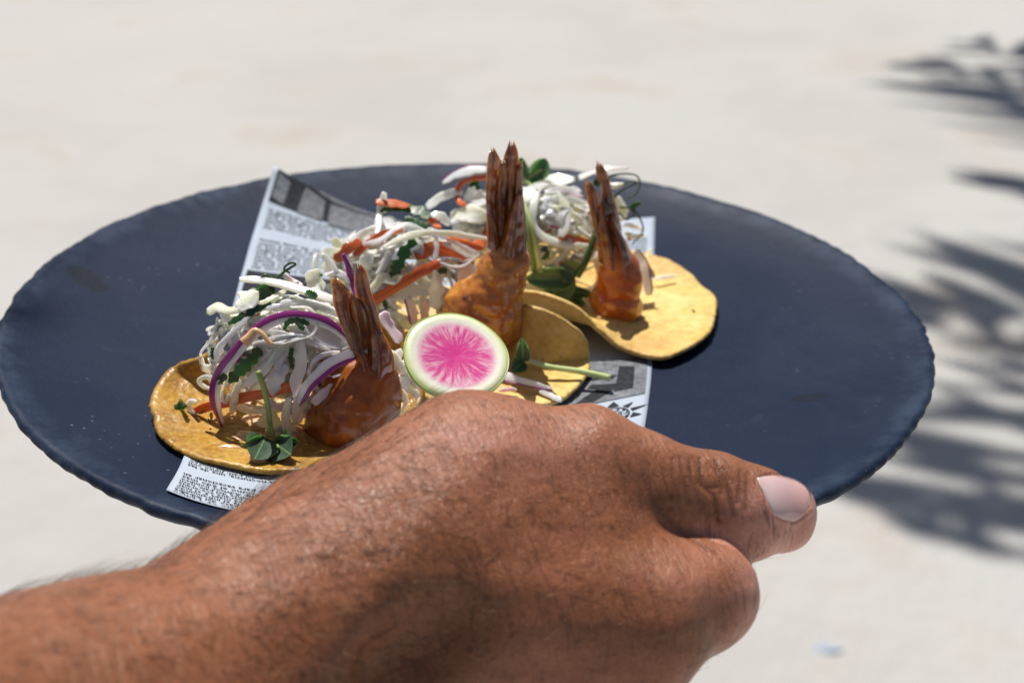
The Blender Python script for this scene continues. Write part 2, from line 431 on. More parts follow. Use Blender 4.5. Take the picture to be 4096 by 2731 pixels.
m = M("pale_stem", rough=.3, spec=.5); m.base(m.ramp(m.noise(90, 2), [(.3, (.42, .52, .18)), (.7, (.66, .72, .42))])); m.sss(.4, (.8, 1, .4), .002); PSTEM = m.m
m = M("dark_stem", rough=.35, spec=.5); m.base(m.ramp(m.noise(90, 2), [(.3, (.020, .060, .014)), (.7, (.06, .12, .03))])); DSTEM = m.m
m = M("chilli_sauce", rough=.18, spec=.5); m.base(m.ramp(m.noise(120, 3), [(.3, (.70, .40, .19)), (.7, (.80, .54, .30))])); m.bump(m.noise(110, 2), .0008, .5); m.sss(.3, (1, .6, .3), .003); SAUCE = m.m
m = M("sesame_seed", rough=.35, spec=.5); m.base(m.ramp(m.noise(800, 2), [(.3, (.006, .005, .005)), (.7, (.03, .025, .02))])); SEED = m.m
# radish: radial print of the slice itself
m = M("radish_slice", rough=.3, spec=.5)
sep = m.node("ShaderNodeSeparateXYZ"); m.link(m.coord(), sep.inputs[0])
rr = m.math('SQRT', m.math('ADD', m.math('MULTIPLY', sep.outputs[0], sep.outputs[0]), m.math('MULTIPLY', sep.outputs[1], sep.outputs[1])))
an = m.math('ARCTAN2', sep.outputs[1], sep.outputs[0])
cmb = m.node("ShaderNodeCombineXYZ")
m.link(m.math('MULTIPLY', m.math('COSINE', an), 7.0), cmb.inputs[0]); m.link(m.math('MULTIPLY', m.math('SINE', an), 7.0), cmb.inputs[1]); m.link(m.math('MULTIPLY', rr, 190.0), cmb.inputs[2])
streak = m.noise(1.0, 4, .7, vec=cmb.outputs[0])
rn = m.math('DIVIDE', rr, .0147)
edge = m.math('ADD', rn, m.math('MULTIPLY', m.math('SUBTRACT', streak, .5), .25))
pinkmask = m.ramp(edge, [(.68, 1.0), (.82, 0.0)])
inner = m.math('MULTIPLY', pinkmask, m.ramp(m.math('ADD', streak, m.math('MULTIPLY', m.math('SUBTRACT', .46, rn), .34)), [(.30, .15), (.56, .95)]))
c = m.ramp(rn, [(0.0, (.78, .50, .60)), (.68, (.80, .62, .66)), (.80, (.82, .81, .70)), (.92, (.78, .80, .55)), (.995, (.58, .70, .30))])
c = m.mix(inner, c, (.64, .022, .25))
m.base(c); m.bump(m.noise(400, 3), .0003, .5); m.sss(.35, (1, .6, .6), .003); RAD = m.m
m = M("radish_rind", rough=.3); m.base(m.ramp(m.noise(120, 2), [(.3, (.42, .56, .16)), (.7, (.60, .68, .30))])); m.sss(.3, (.8, 1, .3), .002); RIND = m.m
# skin
m = M("tanned_skin", rough=.42, spec=.42)
al = m.attr("along")
n1 = m.noise(38, 4, .6); n2 = m.noise(150, 4, .6); n3 = m.noise(420, 2, .5)
c = m.ramp(n1, [(.30, (.265, .096, .041)), (.55, (.33, .123, .053)), (.75, (.38, .148, .069))])
c = m.mix(m.ramp(n2, [(.42, 0.0), (.72, .35)]), c, (.235, .080, .034))
fr = m.math('MULTIPLY', m.ramp(m.voronoi(240), [(.14, 1.0), (.28, 0.0)]), m.ramp(m.noise(95, 2), [(.43, 0.0), (.53, 1.0)]))
c = m.mix(m.math('MULTIPLY', fr, .7), c, (.13, .042, .018))
c = m.mix(m.ramp(m.noise(1100, 2, .6), [(.40, .42), (.60, 0.0)]), c, (.20, .068, .028))
c = m.mix(m.ramp(m.noise(30, 3), [(.50, 0.0), (.72, .3)]), c, (.44, .155, .085))
c = m.mix(m.math('MULTIPLY', m.attr("pink", "Fac"), .85), c, (.70, .33, .25))  # pink skin, its colour raised to stand for sand bounce under the thumb
wr = m.noise(1, 3, .65, vec=m.mapped(al, (640, 120, 200)), dist=1.0)
wl = m.math('MULTIPLY', m.ramp(wr, [(.36, 1.0), (.46, 0.0)]), .62)
c = m.mix(wl, c, (.17, .062, .030))
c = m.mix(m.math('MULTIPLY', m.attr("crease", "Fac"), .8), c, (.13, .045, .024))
m.base(c)
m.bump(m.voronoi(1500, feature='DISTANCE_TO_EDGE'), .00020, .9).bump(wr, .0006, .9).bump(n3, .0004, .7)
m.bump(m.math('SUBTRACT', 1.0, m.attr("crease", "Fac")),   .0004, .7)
m.rough(m.ramp(n2, [(.35, .36), (.7, .52)])); m.sss(.18, (1, .35, .18), .004)
SKIN = m.m
m = M("finger_nail", rough=.18, spec=.6)
m.base(m.mix(m.ramp(m.attr("lunula", "Fac"), [(0, 0.0), (1, 1.0)]), (.68, .39, .36), (.74, .55, .53))); m.bump(m.noise(1, 2, vec=m.mapped(m.attr("along"), (3000, 100, 1))), .00006, .6)
m.sss(.3, (1, .5, .4), .003); m.b.inputs["Coat Weight"].default_value = .6; NAIL = m.m
m = M("hair", rough=.35, spec=.5); m.base(m.mix(m.attr("fair", "Fac"), (.03, .016, .009), (.42, .27, .14))); HAIR = m.m
# palm
m = M("palm_leaf", rough=.45, spec=.4); m.base(m.ramp(m.noise(8, 3), [(.3, (.03, .07, .015)), (.7, (.07, .13, .03))])); PALM = m.m
m = M("palm_bark", rough=.9, spec=.2); n1 = m.noise(14, 5); m.base(m.ramp(n1, [(.3, (.12, .10, .08)), (.7, (.28, .25, .21))])); m.bump(n1, .03); BARK = m.m

# ------------------------------------------------------------------ ground
GZ = -1.10
def ground():
    xs = np.concatenate([-np.geomspace(60, 2.5, 14), np.linspace(-2, 3, 70), np.geomspace(3.5, 60, 14)])
    ys = np.concatenate([-np.geomspace(40, 1.0, 10), np.linspace(-.5, 6.5, 100), np.geomspace(7, 150, 16)])
    X, Y = np.meshgrid(xs, ys, indexing='ij')
    P = np.stack([X, Y, 0 * X], -1)
    Z = GZ + .012 * vnoise(P, 1.6, 1.0) + .006 * vnoise(P, 3.7, 3.0)
    P[..., 2] = Z
    n, k = len(xs), len(ys)
    F = [(i * k + j, (i + 1) * k + j, (i + 1) * k + j + 1, i * k + j + 1) for i in range(n - 1) for j in range(k - 1)]
    put("ground", new_mesh("ground", P.reshape(-1, 3), F, SAND), kind="structure", label="pale sunlit beach sand, blurred, dappled with palm shade")
ground()

# ------------------------------------------------------------------ plate
R = .15
PROF = [(0, -.0090), (.20, -.0090), (.40, -.0089), (.55, -.0086), (.68, -.0079), (.78, -.0067), (.86, -.0049), (.915, -.0030), (.945, -.0020), (.965, -.0010), (.982, -.0003)]
def plate_z(x, y):
    r = np.hypot(x, y) / R
    return np.interp(r, [p[0] for p in PROF] + [1.0], [p[1] for p in PROF] + [0.0])
def plate():
    n = 720; th = np.linspace(0, 2 * np.pi, n, endpoint=False)
    chis = .00016 * np.sin(67 * th + 4 * np.sin(9 * th)) * (.5 + .5 * np.sin(4 * th + 1)) + .0002 * np.sin(113 * th + 3 * np.sin(11 * th)) + .0002 * np.sin(29 * th + 2 * np.sin(6 * th)) + .0004 * np.sin(5 * th + 1)
    lowz = .00018 * np.sin(23 * th + 4 * np.sin(5 * th)) + .0002 * np.sin(71 * th + 5 * np.sin(13 * th)) * (.5 + .5 * np.sin(6 * th))
    prof = PROF + [(.992, .0001), (1.0, -.0008), (1.001, -.0022), (.993, -.0040), (.975, -.0056), (.94, -.0074), (.86, -.0102), (.72, -.0128), (.60, -.0138), (.58, -.0155), (.55, -.0155), (.54, -.0140), (0, -.0140)]
    V = []; F = []
    for k, (r, z) in enumerate(prof):
        wgt = np.clip((r - .93) / .07, 0, 1) ** 1.2
        lw = lowz * np.clip((r - .93) / .06, 0, 1) if k >= len(PROF) else lowz * wgt * .35
        rad = R * r + chis * wgt + (.0003 * np.sin(29 * th + 5 * np.sin(6 * th)) * wgt if k > len(PROF) + 1 else 0)
        V.append(np.stack([rad * np.cos(th), rad * np.sin(th), z + lw + 0 * th], 1))
    m_ = len(prof); V = np.vstack(V)
    for k in range(m_ - 1):
        a, b = k * n, (k + 1) * n
        for i in range(n):
            j = (i + 1) % n
            F.append((a + i, b + i, b + j, a + j))
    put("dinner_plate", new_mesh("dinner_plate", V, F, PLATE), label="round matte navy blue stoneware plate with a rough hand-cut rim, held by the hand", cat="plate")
plate()

# ------------------------------------------------------------------ paper liner
PW, PL_ = .136, .235
def _edge_l(v):   # left edge: px,py picked along it and lifted off the plate towards the back
    return spline(EDGE_L, 120)[np.clip((np.asarray(v) * 119).astype(int), 0, 119)]
EDGE_L = [at_z(665, 1958, -.0015), at_z(725, 1850, -.0040), at_z(805, 1640, -.0080), at_z(886, 1400, -.0078), at_z(935, 1215, -.004), at_z(1000, 980, .0005), at_z(1052, 812, .0060), at_z(1096, 668, .0150)]
EDGE_R = [at_z(2545, 1860, -.0082), at_z(2570, 1715, -.0082), at_z(2595, 1560, -.0084), at_z(2606, 1440, -.0084), at_z(2612, 1200, -.0080), at_z(2617, 1000, -.0065), at_z(2621, 853, -.0030)]
ELs = spline(EDGE_L, 161); ERs = spline(EDGE_R, 161)
def paper_pt(a, b):
    """a metres from the left edge, b metres from the front edge"""
    u = np.asarray(a, float) / PW; v = np.asarray(b, float) / PL_
    iv = np.clip(v, 0, 1) * 160; i0 = np.minimum(iv.astype(int), 159); f = (iv - i0)[..., None]
    A = ELs[i0] * (1 - f) + ELs[i0 + 1] * f; B = ERs[i0] * (1 - f) + ERs[i0 + 1] * f
    P = A * (1 - u[..., None]) + B * u[..., None]
    bow = 1 - (1 - np.clip(u / .3, 0, 1)) ** 2 - .6 * np.clip((u - .6) / .4, 0, 1) ** 2
    P[..., 1] -= .0175 * bow * (1 - v) ** 3                      # front edge bows towards the viewer
    P[..., 1] -= .012 * np.clip(1 - np.abs(u - .42) / .42, 0, 1) * v ** 6
    floor = plate_z(P[..., 0], P[..., 1]) + .0004
    lift = A[..., 2] - (plate_z(A[..., 0], A[..., 1]) + .0004)
    fall = np.clip(1 - u / np.where(v > .5, .55, .22), 0, 1) ** 1.7
    P[..., 2] = floor + np.maximum(lift, 0) * fall + .0003 * (1 + vnoise(P, 120, 2)) * v
    return P
def paper():
    nu, nv = 70, 110
    U, W_ = np.meshgrid(np.linspace(0, PW, nu), np.linspace(0, PL_, nv), indexing='ij')
    P = paper_pt(U, W_).reshape(-1, 3)
    F = [(i * nv + j, (i + 1) * nv + j, (i + 1) * nv + j + 1, i * nv + j + 1) for i in range(nu - 1) for j in range(nv - 1)]
    B = P.copy(); B[:, 2] -= .00012
    nb = len(P)
    F2 = F + [tuple(nb + x for x in f[::-1]) for f in F]
    rimi = [i * nv for i in range(nu)] + [(nu - 1) * nv + j for j in range(1, nv)] + [i * nv + nv - 1 for i in range(nu - 2, -1, -1)] + [j for j in range(nv - 2, 0, -1)]
    for a, b in zip(rimi, rimi[1:] + rimi[:1]): F2.append((a, nb + a, nb + b, b))
    root = put("newspaper_sheet", new_mesh("newspaper_sheet", np.vstack([P, B]), F2, PAPER),
               label="white printed newspaper liner under the tacos, its far corner curling up over the plate", cat="paper")
    def flat(name, verts2, faces, mat, lift=.00025, label=None, ab=True):
        v2 = np.asarray(verts2, float)
        Q = paper_pt(v2[:, 0], v2[:, 1]); Q[:, 2] += lift
        put(name, new_mesh(name, Q, faces, mat, smooth=False), root, label=label)
    def quad(poly, n=10):
        """bilinear patch of 4 corners a,b"""
        p = np.array(poly, float); s = np.linspace(0, 1, n)
        V = [(1 - t) * ((1 - q) * p[0] + q * p[1]) + t * ((1 - q) * p[3] + q * p[2]) for t in s for q in s]
        F = [(i * n + j, i * n + j + 1, (i + 1) * n + j + 1, (i + 1) * n + j) for i in range(n - 1) for j in range(n - 1)]
        return V, F
    def merge(lst):
        V = []; F = []
        for v, f in lst:
            o = len(V); V += [tuple(x) for x in v]; F += [tuple(o + i for i in q) for q in f]
        return V, F
    # ---- text set upside down as in the photograph: reading direction runs towards -a, lines step away from the viewer
    def text_polys(lines, a0, b0, pitch, width, size):
        out = []
        for k, s in enumerate(lines):
            cu = bpy.data.curves.new("t", 'FONT'); cu.body = s; cu.size = size; cu.resolution_u = 1; cu.offset = size * .018
            ob = bpy.data.objects.new("t", cu); COL.objects.link(ob)
            bpy.context.view_layer.update()
            me = bpy.data.meshes.new_from_object(ob.evaluated_get(bpy.context.evaluated_depsgraph_get()))
            v = np.array([x.co[:2] for x in me.vertices]); f = [tuple(p.vertices) for p in me.polygons]
            bpy.data.objects.remove(ob); bpy.data.curves.remove(cu); bpy.data.meshes.remove(me)
            if len(v) == 0: continue
            sx = width / max(v[:, 0].max(), 1e-6)
            if len(s) < 21: sx = min(sx, 1.3)
            q = np.stack([a0 - v[:, 0] * sx, b0 + k * pitch - v[:, 1]], 1)
            keep = [t for t in f if all(q[i, 0] > .0012 and 0.0008 < q[i, 1] < PL_ - .001 and q[i, 0] < PW - .001 for i in t)]
            out.append((q, keep))
        return merge(out)
    col1 = ["El Río Secreto del tiempo", "conocer el paso del Xibalbá", "carne propia el inframundo", "entre la selva maya y el mar", "te ofrece el parque eco-arque",
            "más importante del país, nom", "motivo, Trip Advisor nombró", "Cancún como el 2do más", "atractivo para vacacionar en", "en 2016.", "",
            "Su vida nocturna, una de las", "candentes del país, junto con", "pacífico contraste del museo", "subacuático de arte al que", "son una pequeña que puedes", "funciones que"]
    v, f = text_polys(col1, .0345, .0016, .00185, .0325, .0019); flat("print_column", v, f, INK)
    col2 = ["Donde", "la cultura maya,", "El Rey o", "Lu'um) o", "natural del", "de la ribera"]
    v, f = text_polys(col2, .072, .0185, .00185, .0335, .0019); flat("print_column", v, f, INK)
    body = ["de las playas más hermosas del", "mundo, un destino para vivir la", "cultura y la aventura en familia", "con arena blanca y aguas claras", "ruinas y cenotes sagrados que", "guardan la historia del lugar"]
    body = body + ["entre palmeras y mar turquesa el", "viajero encuentra sabor y color", "en cada plato de esta tierra"]
    for a0, wd in ((.0365, .034), (.0735, .034), (.110, .034), (.1335, .020)):
        v, f = text_polys(body[:7], a0, .1990, .0023, wd, .0022); flat("print_column", v, f, INK)
        v, f = text_polys(body, a0, .1690, .0026, wd, .0025); flat("print_column", v, f, INK)
    v, f = text_polys(["cenotes sagrados", "ruinas y costa", "selva"], .1348, .0300, .0019, .013, .0019); flat("print_column", v, f, INK)
    # ---- printed pictures
    v, f = quad([(.0016, .2175), (.118, .206), (.118, .2347), (.0016, .2346)], 30); flat("printed_picture", v, f, HALF_D)
    pan = [quad(p) for p in ([(.0022, .2200), (.0066, .2178), (.0068, .2308), (.0022, .2338)], [(.0116, .2163), (.0204, .2148), (.0192, .2290), (.0118, .2322)],
                             [(.0226, .2132), (.07, .2085), (.07, .2330), (.0212, .2287)], [(.0144, .2338), (.0222, .2305), (.07, .2341), (.05, .2345)])]
    v, f = merge(pan); flat("picture_panel", v, f, HALF_G, .0004)
    v, f = quad([(.0014, .118), (.055, .118), (.055, .1655), (.0014, .1655)], 26); flat("printed_picture", v, f, HALF_D)
    v, f = quad([(.075, .0500), (.1346, .0608), (.1346, .094), (.075, .086)], 22); flat("printed_picture", v, f, HALF_G)
    wv = [quad(p, 8) for p in ([(.1245, .0650), (.1305, .0665), (.1305, .0850), (.1255, .0860)], [(.112, .0575), (.117, .0585), (.1245, .0700), (.121, .0720)], [(.116, .0700), (.127, .0660), (.127, .0720), (.117, .0735)],
                               [(.105, .0640), (.1105, .0650), (.1105, .0680), (.105, .0670)], [(.098, .0760), (.124, .0775), (.125, .0800), (.098, .0790)], [(.118, .0585), (.124, .0660), (.1225, .0700), (.116, .0600)])]
    v, f = merge(wv); flat("picture_panel", v, f, HALF_D, .0004)
    # ---- sun emblem
    ca, cb = .1248, .0470; es = .95
    em = []
    def tri(a, b, c): em.append(([a, b, c], [(0, 1, 2)]))
    for k, (ang, ln, wd) in enumerate(((90, .0108, .0020), (52, .0108, .0013), (22, .0128, .0012), (-14, .0105, .0018), (-50, .009, .0015), (-90, .0098, .0018), (-130, .009, .0015), (172, .0108, .0018), (132, .0085, .0014))):
        t = math.radians(ang); r0 = .0068 * es; ln *= es; wd *= es
        dx, dy = math.cos(t), math.sin(t)
        p = (ca + dx * r0, cb + dy * r0); tri((p[0] - dy * wd, p[1] + dx * wd), (p[0] + dy * wd, p[1] - dx * wd), (ca + dx * ln, cb + dy * ln))
    def arc(r0, r1, t0, t1, n=8):
        r0 *= es; r1 *= es
        V = []; F = []
        for i in range(n + 1):
            t = math.radians(t0 + (t1 - t0) * i / n)
            V += [(ca + r0 * math.cos(t), cb + r0 * math.sin(t)), (ca + r1 * math.cos(t), cb + r1 * math.sin(t))]
        for i in range(n): F.append((2 * i, 2 * i + 1, 2 * i + 3, 2 * i + 2))
        em.append((V, F))
    for r0, r1 in ((.0055, .0060), (.0030, .0034), (.0012, .0016)): arc(r0, r1, 0, 360, 32)
    for k in range(12): arc(.0036, .0053, k * 30 + 3, k * 30 + 8, 2); arc(.0048, .0053, k * 30 + 8, k * 30 + 20, 3)
    for k in range(6): arc(.0018, .0028, k * 60, k * 60 + 14, 2)
    v, f = merge(em); flat("sun_emblem", v, f, INK, label="printed black sun emblem with pointed rays")
    v, f = quad([(.122, .0352), (.1325, .0362), (.1325, .0365), (.122, .0355)], 5); flat("printed_rule", v, f, INK)
    return root
paper()

# ------------------------------------------------------------------ tortillas
ZF = -.0082
def tortilla(name, center, boundary, mat, label, p=2.6, thick=.0017, seed=0.0, bulge=.22):
    B = []
    for e in boundary:
        B.append(at_y(e[0], e[1], e[3]) if e[2] == 'y' else at_z(e[0], e[1], ZF + e[2] * .001))
    B = np.array(B); n = 240
    Bc = spline(np.vstack([B, B[:1]]), n + 1)[:-1]
    C = at_z(center[0], center[1], ZF + .0006); C[2] = plate_z(C[0], C[1]) + .001
    nr = 34; V = []
    th = np.arange(n) / n * 2 * np.pi
    rag = 1 + .006 * np.sin(7 * th + 2 * np.sin(3 * th) + seed) + .0022 * np.sin(23 * th + 4 * np.sin(7 * th)) + .0012 * np.sin(61 * th + 5 * np.sin(11 * th) + seed)
    for i in range(nr):
        t = i / (nr - 1)
        lift = np.clip((Bc[:, 2] + .006) / .024, 0, 1); tq = t + lift * bulge * 4 * t * t * (1 - t)
        x = C[0] + (Bc[:, 0] - C[0]) * tq * (1 + (rag - 1) * t ** 3); y = C[1] + (Bc[:, 1] - C[1]) * tq * (1 + (rag - 1) * t ** 3)
        fl = plate_z(x, y) + .0009
        z = fl + np.maximum(Bc[:, 2] - (plate_z(Bc[:, 0], Bc[:, 1]) + .0009), 0.0003) * t ** p
        q = np.stack([x, y, z], 1)
        q[:, 2] += .00035 * vnoise(q, 210, seed) * t + .0005 * vnoise(q, 90, seed + 3) * t + .00015 * (1 + vnoise(q, 500, seed))
        V.append(q)
    V = np.vstack(V)
    top = [(i * n + j, (i + 1) * n + j, (i + 1) * n + (j + 1) % n, i * n + (j + 1) % n) for i in range(nr - 1) for j in range(n)]
    me = new_mesh(name, V, top, mat)
    me.update()
    N = np.array([v.normal[:] for v in me.vertices])
    if N[:, 2].mean() < 0: N = -N
    bpy.data.meshes.remove(me)
    up = V + N * thick
    edge = up[-n:] * .5 + V[-n:] * .5
    outd = unit(V[-n:] - V[-2 * n:-n])
    mid = edge + outd * thick * (.42 + .10 * np.sin(th * 37 + 4 * np.sin(9 * th) + seed))[:, None]
    nb = len(V); VV = np.vstack([up, V, mid])
    F = [f for f in top] + [tuple(nb + x for x in f[::-1]) for f in top]
    o = (nr - 1) * n
    for j in range(n):
        k = (j + 1) % n
        F.append((o + j, 2 * nb + j, 2 * nb + k, o + k)); F.append((2 * nb + j, nb + o + j, nb + o + k, 2 * nb + k))
    # orient upward
    me = new_mesh(name, VV, F, mat); me.update()
    return put(name, me, label=label, cat="tortilla", group="corn tortillas of the three tacos")
T1 = tortilla("tortilla", (1150, 1700), [(607, 1640, 4), (625, 1560, 6), (680, 1490, 8), (740, 1450, 11), (820, 1425, 'y', -.052), (890, 1320, 'y', -.046), (960, 1270, 'y', -.042), (1150, 1230, 'y', -.040),
    (1400, 1240, 'y', -.040), (1570, 1330, 'y', -.042), (1650, 1450, 'y', -.046), (1690, 1550, 6), (1690, 1620, 3), (1640, 1700, 2), (1560, 1780, 1.5), (1440, 1830, 1.5), (1340, 1882, 1.5),
    (1235, 1903, 1.5), (1060, 1912, 1.5), (975, 1900, 1.5), (800, 1866, 1.5), (685, 1800, 2), (630, 1725, 3)], TORT_OIL,
    "oily golden brown corn tortilla of the nearest taco, lying over the newspaper text", p=3.0, seed=1.0)
T2 = tortilla("tortilla", (1980, 1480), [(2352, 1440, 2.5), (2347, 1500, 1.5), (2290, 1577, 1.2), (2210, 1624, 1.2), (2090, 1655, 1.2), (1950, 1670, 1.2), (1800, 1650, 2), (1690, 1590, 4), (1600, 1500, 8), (1540, 1400, 'y', -.020),
    (1540, 1280, 'y', 0.0), (1640, 1180, 'y', .012), (1800, 1150, 'y', .012), (1950, 1180, 'y', .002), (2065, 1210, 'y', -.016), (2165, 1232, 'y', -.0205), (2285, 1290, 'y', -.0215), (2338, 1365, 'y', -.0205)], TORT,
    "corn tortilla of the middle taco with the round radish slice leaning on it", p=2.4, seed=4.0, bulge=.75)
T3 = tortilla("tortilla", (2560, 1230), [(2595, 1040, 2), (2675, 1060, 1.5), (2750, 1105, 1.5), (2800, 1160, 1.5), (2855, 1205, 1.8), (2856, 1280, 1.5), (2830, 1350, 1.5), (2760, 1402, 1.5), (2670, 1442, 1.5), (2600, 1437, 1.5), (2520, 1415, 2),
    (2450, 1385, 'y', -.0125), (2390, 1330, 'y', -.012), (2290, 1238, 'y', -.0105), (2175, 1190, 'y', -.008), (2080, 1172, 'y', -.005), (1960, 1160, 'y', .004), (1880, 1120, 'y', .016), (1850, 1030, 'y', .032), (1950, 960, 'y', .05), (2200, 940, 'y', .058), (2420, 1000, 5), (2520, 1020, 3)], TORT,
    "pale yellow corn tortilla of the farthest taco, flat at its open end", p=2.6, seed=8.0)

# ------------------------------------------------------------------ shrimps
def fin_blade(left, right, thick, seed=0.0, bow=.16, rag=1.0):
    """thin keeled blade between its two margins (3-D polylines base to tip): lens section, midrib, ragged tip"""
    n = 34; m_ = 13
    A = spline(left, n); B = spline(right, n); V = []; uv = []
    mid = (A + B) / 2; ax = unit(mid[-1] - mid[0]); vw = unit(CAM_POS - mid.mean(0)); nr = unit(vw - (vw @ ax) * ax)
    L = np.concatenate([[0], np.cumsum(np.linalg.norm(np.diff(mid, axis=0), axis=1))])
    for sgn in (1, -1):
        for i in range(n):
            t = i / (n - 1); wv = np.linalg.norm(B[i] - A[i])
            for j in range(m_):
                q = j / (m_ - 1) * 2 - 1
                jag = rag * t ** 6 * .0009 * (math.sin(7 * q + seed) + .7 * math.sin(17 * q + 2 * seed))
                prof = max(1 - q * q, 0) ** .7
                h = sgn * thick * .5 * prof * (1 + .5 * math.exp(-(q / .14) ** 2) - .25 * math.cos(q * 9 + seed)) * (1 - .55 * t) + bow * wv * (1 - q * q)
                V.append(A[i] * (1 - q) / 2 + B[i] * (1 + q) / 2 + ax * jag + nr * h); uv.append((L[i], q * wv / 2, abs(q)))
    V = np.array(V); V += nr[None] * (.00022 * vnoise(V, 520, seed))[:, None]
    F = []; o = n * m_
    for i in range(n - 1):
        for j in range(m_ - 1):
            a = i * m_ + j; F.append((a, a + 1, a + m_ + 1, a + m_)); F.append((o + a, o + a + m_, o + a + m_ + 1, o + a + 1))
        for j in (0, m_ - 1):
            a, b = i * m_ + j, (i + 1) * m_ + j; F.append((a, b, o + b, o + a) if j == 0 else (a, o + a, o + b, b))
    for i in (0, n - 1):
        for j in range(m_ - 1):
            a = i * m_ + j; F.append((a, a + 1, o + a + 1, o + a) if i else (a, o + a, o + a + 1, a + 1))
    return V, F, np.array(uv)
def shrimp(Z, Y, blobs, fins, shell, label, lump, glaze=None, body_mat=BATTER):
    lo = np.full(3, 9.); hi = np.full(3, -9.); bl = []
    for x, y, r, dy in blobs:
        P = at_y(*Z(x, y), Y + dy); rr = r / 2 * depth_of(P) / KPX
        bl.append((P, rr)); lo = np.minimum(lo, P - rr - .003); hi = np.maximum(hi, P + rr + .003)
    fd = Field(lo, hi, .0006, .02)
    for P, rr in bl: fd.capsule(P, P + 1e-6, rr, rr, .0045)
    V, F = fd.mesh()
    N = fd.grad(V)
    V = V + N * (lump * (.8 * vnoise(V, 330, 1.3) + .40 * vnoise(V, 620, 4.1) + .30 * np.maximum(vnoise(V, 1050, 2.7), .1)))[:, None]
    root = put("fried_shrimp", None, label=label, cat="shrimp", group="battered shrimps standing tail up in the tacos")
    base = min((P - [0, 0, r] for P, r in bl), key=lambda q: q[2])
    root.location = base
    def add(name, V, F, mat, uv=None):
        put(name, new_mesh(name, np.asarray(V) - base, F, mat, uv=uv), root)
    add("battered_body", V, F, body_mat)
    if glaze:
        fd = None
        gl = [(at_y(*Z(x, y), Y + dy), r) for x, y, r, dy in glaze]
        lo = np.min([P - .012 for P, _ in gl], 0); hi = np.max([P + .012 for P, _ in gl], 0)
        fd = Field(lo, hi, .0006, .02)
        for P, r in gl:
            rr = r / 2 * depth_of(P) / KPX; fd.capsule(P, P + 1e-6, rr, rr, .004)
        V, F = fd.mesh(); V = V + fd.grad(V) * (.0004 * vnoise(V, 500, 2))[:, None]
        add("glazed_flesh", V, F, GLAZE)
    for nm, lst in (("tail_shell", shell), ("tail_fin", fins)):
        for i, (lf, rt, dy, zf) in enumerate(lst):
            A = np.array([at_y(*zf(*p), Y + dy) for p in lf]); B = np.array([at_y(*zf(*p), Y + dy) for p in rt])
            cA = spline(A, 12); cB = spline(B, 12); mx = (cA.mean(0) - cB.mean(0)) * .09; A = A + mx; B = B - mx
            wv = np.linalg.norm(spline(A, 12) - spline(B, 12), axis=1).max()
            V, F, uv = fin_blade(A, B, wv * (.30 if nm == "tail_fin" else .36), i * 1.9 + len(lst), .20 if nm == "tail_fin" else .34, 1.0 if nm == "tail_fin" else .5)
            add(nm, V, F, SHELL if nm == "tail_fin" else SHELL_O, uv)
    return root
def ZC(x, y): return (1300 + x / 3.135, 1040 + y / 3.135)
S1 = shrimp(Z1, -.0745,
    [(1780, 1200, 255, 0), (1690, 1230, 235, -.001), (1640, 1090, 150, .002), (1560, 1330, 200, .001), (1680, 1390, 265, -.002), (1850, 1330, 180, 0), (1870, 1080, 165, .001), (1800, 1440, 190, -.001), (1440, 1440, 120, .001), (1650, 970, 75, .001), (1960, 1170, 110, .001), (1930, 1330, 90, -.001), (1500, 1240, 150, .004), (1950, 1010, 80, 0), (1780, 980, 90, 0)],
    [([(430, 1310), (340, 1130), (270, 980), (180, 730), (125, 560), (108, 420), (95, 300), (130, 248)], [(530, 1290), (480, 1050), (400, 850), (325, 690), (305, 520), (300, 400), (262, 330), (150, 262)], -.0012, ZC),
     ([(500, 1290), (380, 1080), (320, 750), (300, 570), (300, 480), (335, 425)], [(565, 1290), (560, 1050), (545, 800), (505, 640), (480, 560), (440, 515), (350, 440)], -.0004, ZC),
     ([(560, 1260), (545, 950), (500, 640), (430, 520), (385, 350), (375, 180), (405, 75)], [(640, 1150), (705, 950), (685, 800), (620, 560), (560, 380), (515, 165), (432, 68)], .0008, ZC)],
    [([(500, 1370), (530, 1200), (555, 960), (600, 835)], [(835, 1450), (845, 1240), (765, 1010), (625, 828)], .0004, ZC),
     ([(420, 1320), (350, 1150), (335, 1110), (370, 1090)], [(560, 1400), (560, 1270), (540, 1180), (470, 1100)], -.0010, ZC)],
    "glossy red-brown battered shrimp standing tail up in the nearest taco beside the wrist", .0005, body_mat=BATTER_D)
